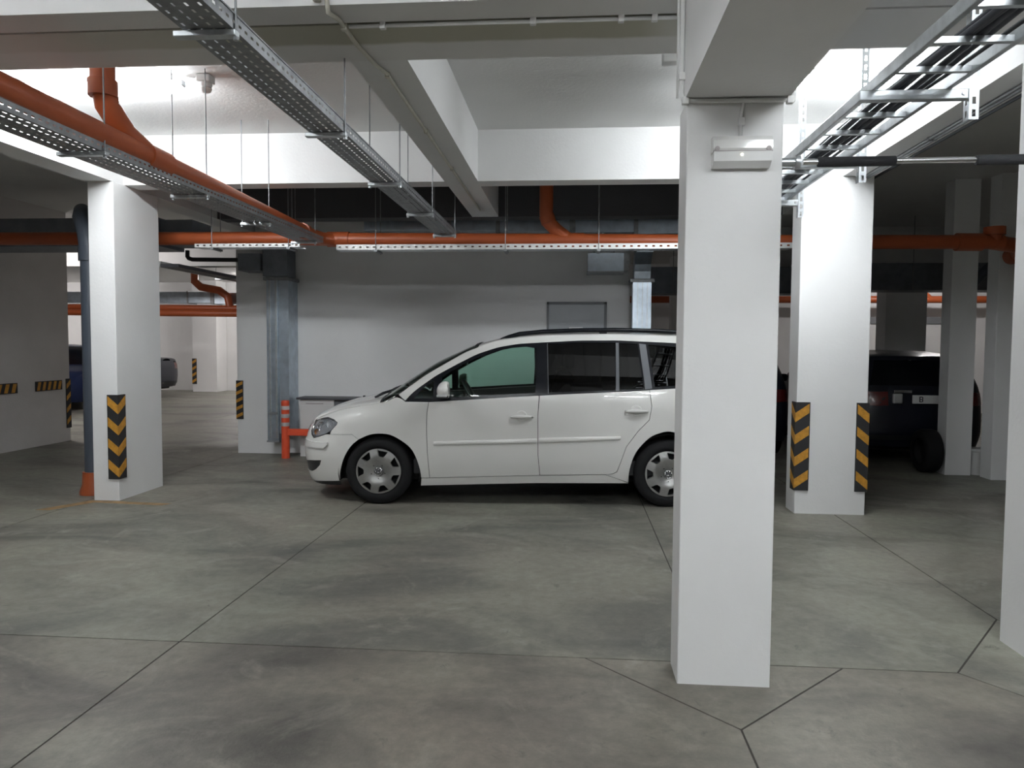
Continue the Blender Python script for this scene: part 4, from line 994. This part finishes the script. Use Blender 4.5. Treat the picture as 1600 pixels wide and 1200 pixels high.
# underbody and cabin
MB().box(.35, 4.1, -.60, .60, .19, .30, .02).build('underbody', 'dark_well', car)
MB().box(.45, 1.25, -.52, .52, .28, .80, .03).build('engine_bay', 'dark_well', car)
MB().box(1.2, 4.15, -.80, .80, .28, .42, .01).build('cabin_floor', 'interior_dark', car)
MB().box(1.02, 1.55, -.72, .72, .62, .965, .05).build('dashboard', 'interior_dark', car)
for sy in (-1, 1):
    se = empty('front_seat'); se.parent = car
    MB().box(1.95, 2.42, sy*.36-.24, sy*.36+.24, .52, .68, .05).build('cushion', 'interior_dark', se, 60)
    P = [(2.36, .60), (2.50, .60), (2.72, 1.18), (2.66, 1.24), (2.58, 1.22)]
    MB().prism(P, 'y', sy*.36-.23, sy*.36+.23).build('backrest', 'interior_brown' if sy > 0 else 'interior_dark', se)
    MB().box(2.62, 2.72, sy*.36-.13, sy*.36+.13, 1.26, 1.42, .04).build('headrest', 'interior_dark', se, 60)
MB().box(3.0, 3.5, -.66, .66, .5, .68, .05).build('rear_bench', 'interior_dark', car, 60)
MB().prism([(3.42, .6), (3.56, .6), (3.74, 1.16), (3.62, 1.18)], 'y', -.66, .66).build('rear_backrest', 'interior_dark', car)
st = empty('steering_wheel'); st.parent = car
ax = Vector((.86, 0, .5)).normalized(); e1 = Vector((0, 1, 0)); e2 = ax.cross(e1); c0 = Vector((1.72, -.36, .98))
MB().tube([c0+e1*(.19*math.cos(2*PI*i/28))+e2*(.19*math.sin(2*PI*i/28)) for i in range(28)], .015, 8, closed=True).build('wheel_rim', 'black_plastic', st, True)
MB().tube([c0-ax*.2, c0], .03, 10).tube([c0-e1*.18, c0+e1*.18], .014, 8).build('column', 'black_plastic', st, True)
MB().box(1.62, 1.64, -.10, .10, 1.28, 1.345, .006).build('rear_view_mirror', 'black_plastic', car)

# ---- the dark parked cars
def plain_car(name, label, loc, rz, S, paint, arches, dl, wind, ws_range, rear_glass=None, deck=False, wheels_at=None, y_out=.83, r=.305, extra=None):
    c = tag(empty(name, loc, rz), label, 'car')
    noseP = [(lerp_tab(v, S.nose)+.001, v) for v in (.70, .62, .55, .48, .40, .32, .25, .19)]
    tailP = [(S.L-lerp_tab(v, S.tail)-.002, v) for v in (.26, .40, .55, .70, .85)]
    n = 40
    ub = wind[0][0]; ue = wind[-1][0]
    up = [(u, v) for u, v in S.edge if .12 < u < ub][::2]
    low = []
    for (cu, rr) in arches:
        low += circ(cu, r, rr, 195, -15, 20)
    beltP = wind
    body = noseP+[(.14, .175)]+low+[(S.L-.25, .24)]+tailP+[(S.L-lerp_tab(beltP[-1][1], S.tail)-.002, beltP[-1][1])]+list(reversed(beltP))+list(reversed(up))
    b = mesh_obj(S.both(body, d=.06), 'body_side', paint, c)
    # roof side: everything between the glass outline and the roof edge
    topP = [(u, v) for u, v in S.edge if u >= ub and u <= S.L-lerp_tab(v, S.tail)-.01][::2]
    upper = beltP+[(S.L-lerp_tab(v, S.tail)-.002, v) for v in ((1.1, 1.25, 1.35) if not deck else ()) if v > beltP[-1][1]]+list(reversed(topP))
    mesh_obj(S.both(upper, holes=[dl], d=.06), 'roof_side', paint, c)
    for sd in (1, -1): mesh_obj(S.panel(dl, sd, off=-.004, gap=-.004, d=.06), 'side_window', 'privacy_glass', c)
    a, bb = ws_range
    mesh_obj(S.top_skin(.10, a), 'bonnet', paint, c); mesh_obj(S.top_skin(a, bb), 'windscreen', 'gloss_black', c)
    if deck:
        mesh_obj(S.top_skin(bb, rear_glass[0]), 'roof', paint, c); mesh_obj(S.top_skin(rear_glass[0], rear_glass[1]), 'rear_window', 'gloss_black', c); mesh_obj(S.top_skin(rear_glass[1], S.L-.05), 'boot_lid', paint, c)
    else:
        mesh_obj(S.top_skin(bb, S.L-.22), 'roof', paint, c)
        mesh_obj(rear_patch(S, [(-.60, 1.02), (.60, 1.02), (.50, 1.33), (-.50, 1.33)], .004), 'rear_window', 'gloss_black', c)
    for side in (1, -1):
        for (cu, rr) in arches: wheel(c, cu, side, y_out, r, .2, simple=True)
        t0 = [(S.L-lerp_tab(v, S.tail)-o, v) for v, o in ((.76, .012), (.86, .010), (.94, .012))]+[(S.L-.24, .93), (S.L-.20, .78)]
        mesh_obj(S.panel(t0, side, off=.004, skirt=.008, d=.03), 'tail_light', 'red_lens', c)
        h0 = [(lerp_tab(.62, S.nose)+.12, .58), (lerp_tab(.62, S.nose)+.28, .60), (lerp_tab(.66, S.nose)+.42, .70), (lerp_tab(.66, S.nose)+.22, .70)]
        mesh_obj(S.panel(h0, side, off=.004, skirt=.008, d=.03), 'headlight', 'lamp_chrome', c)
        MB().box(1.30, 1.40, min(-side*(y_out+.03), -side*(y_out+.2)), max(-side*(y_out+.03), -side*(y_out+.2)), .94, 1.06, .03).build('door_mirror', paint, c, 60)
    MB().box(.3, S.L-.3, -.6, .6, .18, .5, .03).build('underbody', 'dark_well', c)
    MB().box(1.2, S.L-.5, -.66, .66, .4, .85, .03).build('cabin', 'interior_dark', c)
    mesh_obj(rear_patch(S, [(-.4, .25), (.4, .25), (.4, 1.0 if deck else 1.3), (-.4, 1.0 if deck else 1.3)], .0008), 'tail_panel', paint, c)
    mesh_obj(rear_patch(S, [(-.2, .19), (.2, .19), (.2, .69), (-.2, .69)], -.0005, front=True), 'nose_panel', paint, c)
    m = rear_patch(S, [(-.62, .34), (.62, .34), (.62, .40), (-.62, .40)], .012); mesh_obj(m, 'bumper_trim', 'black_plastic', c)
    return c
HT = [(.06, .66), (.12, .74), (.3, .86), (.7, .94), (.95, .97), (1.05, 1.02), (1.6, 1.33), (1.85, 1.42), (2.3, 1.46), (3.0, 1.455), (3.7, 1.42), (4.0, 1.38)]
HE = [(.06, .62), (.12, .68), (.3, .80), (.7, .885), (.95, .93), (1.08, .99), (1.6, 1.27), (1.85, 1.365), (2.3, 1.415), (3.0, 1.41), (3.7, 1.37), (4.0, 1.33)]
HN = [(.13, .10), (.2, .05), (.34, .02), (.5, .01), (.6, .03), (.70, .08), (.78, .16), (.9, .3), (1.6, .4)]
HB = [(.15, .14), (.25, .06), (.40, .0), (.60, .0), (.85, .03), (1.0, .06), (1.2, .16), (1.35, .26), (1.45, .3)]
hatch = Shape(4.2, .86, HN, HB, HT, HE, belt=.95, tumble=.38)
hw_belt = [(1.02, .945), (2.0, .97), (3.0, .99), (3.9, 1.01), (4.05, 1.02)]
hdl = [(1.2, .985), (2.2, 1.01), (3.2, 1.03), (3.72, 1.06), (3.60, 1.30), (3.0, 1.36), (2.3, 1.37), (1.85, 1.32), (1.6, 1.22)]
A_ = ((.85, .36), (3.42, .36))
c = plain_car('hatchback', 'black-blue hatchback with number plate parked behind the grey columns', (4.33, 9.62+4.2, 0), -PI/2, hatch, 'paint_black_blue', A_, hdl, hw_belt, (1.0, 1.8))
pl = MB().box(4.188, 4.215, -.13, .39, .80, .905, .004).build('number_plate', 'paper_white', c)
lt = MB()
for (y0, y1, z0, z1) in ((-.055, -.043, .818, .888), (-.055, -.018, .818, .828), (-.055, -.018, .848, .858), (-.055, -.018, .878, .888), (-.022, -.010, .824, .852), (-.022, -.010, .855, .882)):
    lt.box(4.2155, 4.2165, y0, y1, z0, z1)
lt.build('plate_letter', 'ink', pl)
MB().box(4.17, 4.215, -.36, -.14, .93, .965, .006).build('boot_trim', 'chrome', c)
MB().box(4.16, 4.21, -.36, -.25, .80, .92, .01).build('reverse_lamp', 'lamp_chrome', c)
plain_car('hatchback', 'dark blue hatchback mostly hidden behind the nearest column', (2.03, 9.9+4.2, 0), -PI/2, hatch, 'paint_black_blue', A_, hdl, hw_belt, (1.0, 1.8))
plain_car('hatchback', 'deep blue car glimpsed between the greyish wall and chevron column', (-11.15, 15.2, 0), math.radians(125), hatch, 'paint_navy', A_, hdl, hw_belt, (1.0, 1.8))
ST = [(.06, .66), (.12, .74), (.3, .84), (.8, .93), (1.05, .97), (1.2, 1.03), (1.8, 1.36), (2.1, 1.43), (2.6, 1.43), (3.0, 1.38), (3.6, 1.13), (3.75, 1.10), (4.3, 1.085), (4.46, 1.05)]
SE = [(.06, .62), (.12, .68), (.3, .78), (.8, .88), (1.05, .93), (1.2, .98), (1.8, 1.30), (2.1, 1.385), (2.6, 1.385), (3.0, 1.33), (3.6, 1.07), (3.75, 1.04), (4.3, 1.02), (4.46, .98)]
SN = HN; SB = [(.15, .14), (.25, .08), (.40, .02), (.60, .0), (.85, .01), (1.0, .05), (1.1, .12), (1.4, .3)]
sedan = Shape(4.5, .86, SN, SB, ST, SE, belt=.92, tumble=.38)
sb = [(1.14, .93), (2.0, .95), (3.0, .965), (3.7, .98), (4.3, .97), (4.42, .95)]
sdl = [(1.35, .97), (2.2, .985), (3.2, 1.0), (3.45, 1.02), (3.05, 1.26), (2.6, 1.34), (2.1, 1.34), (1.8, 1.255)]
plain_car('sedan', 'dark sedan with its tail showing past the chevron column', (-16.0, 20.4, 0), 0, sedan, 'paint_black_blue', ((.88, .36), (3.5, .36)), sdl, sb, (1.1, 2.0), (3.02, 3.62), True)
sw = tag(wheel(None, 0, 1, 0, .26, .17, simple=True), 'worn car tyre standing on the floor before the grey column', 'tyre')
sw.name = 'spare_wheel'; sw.location = (4.345, 9.3, .26); sw.rotation_euler = (0, 0, PI/2)
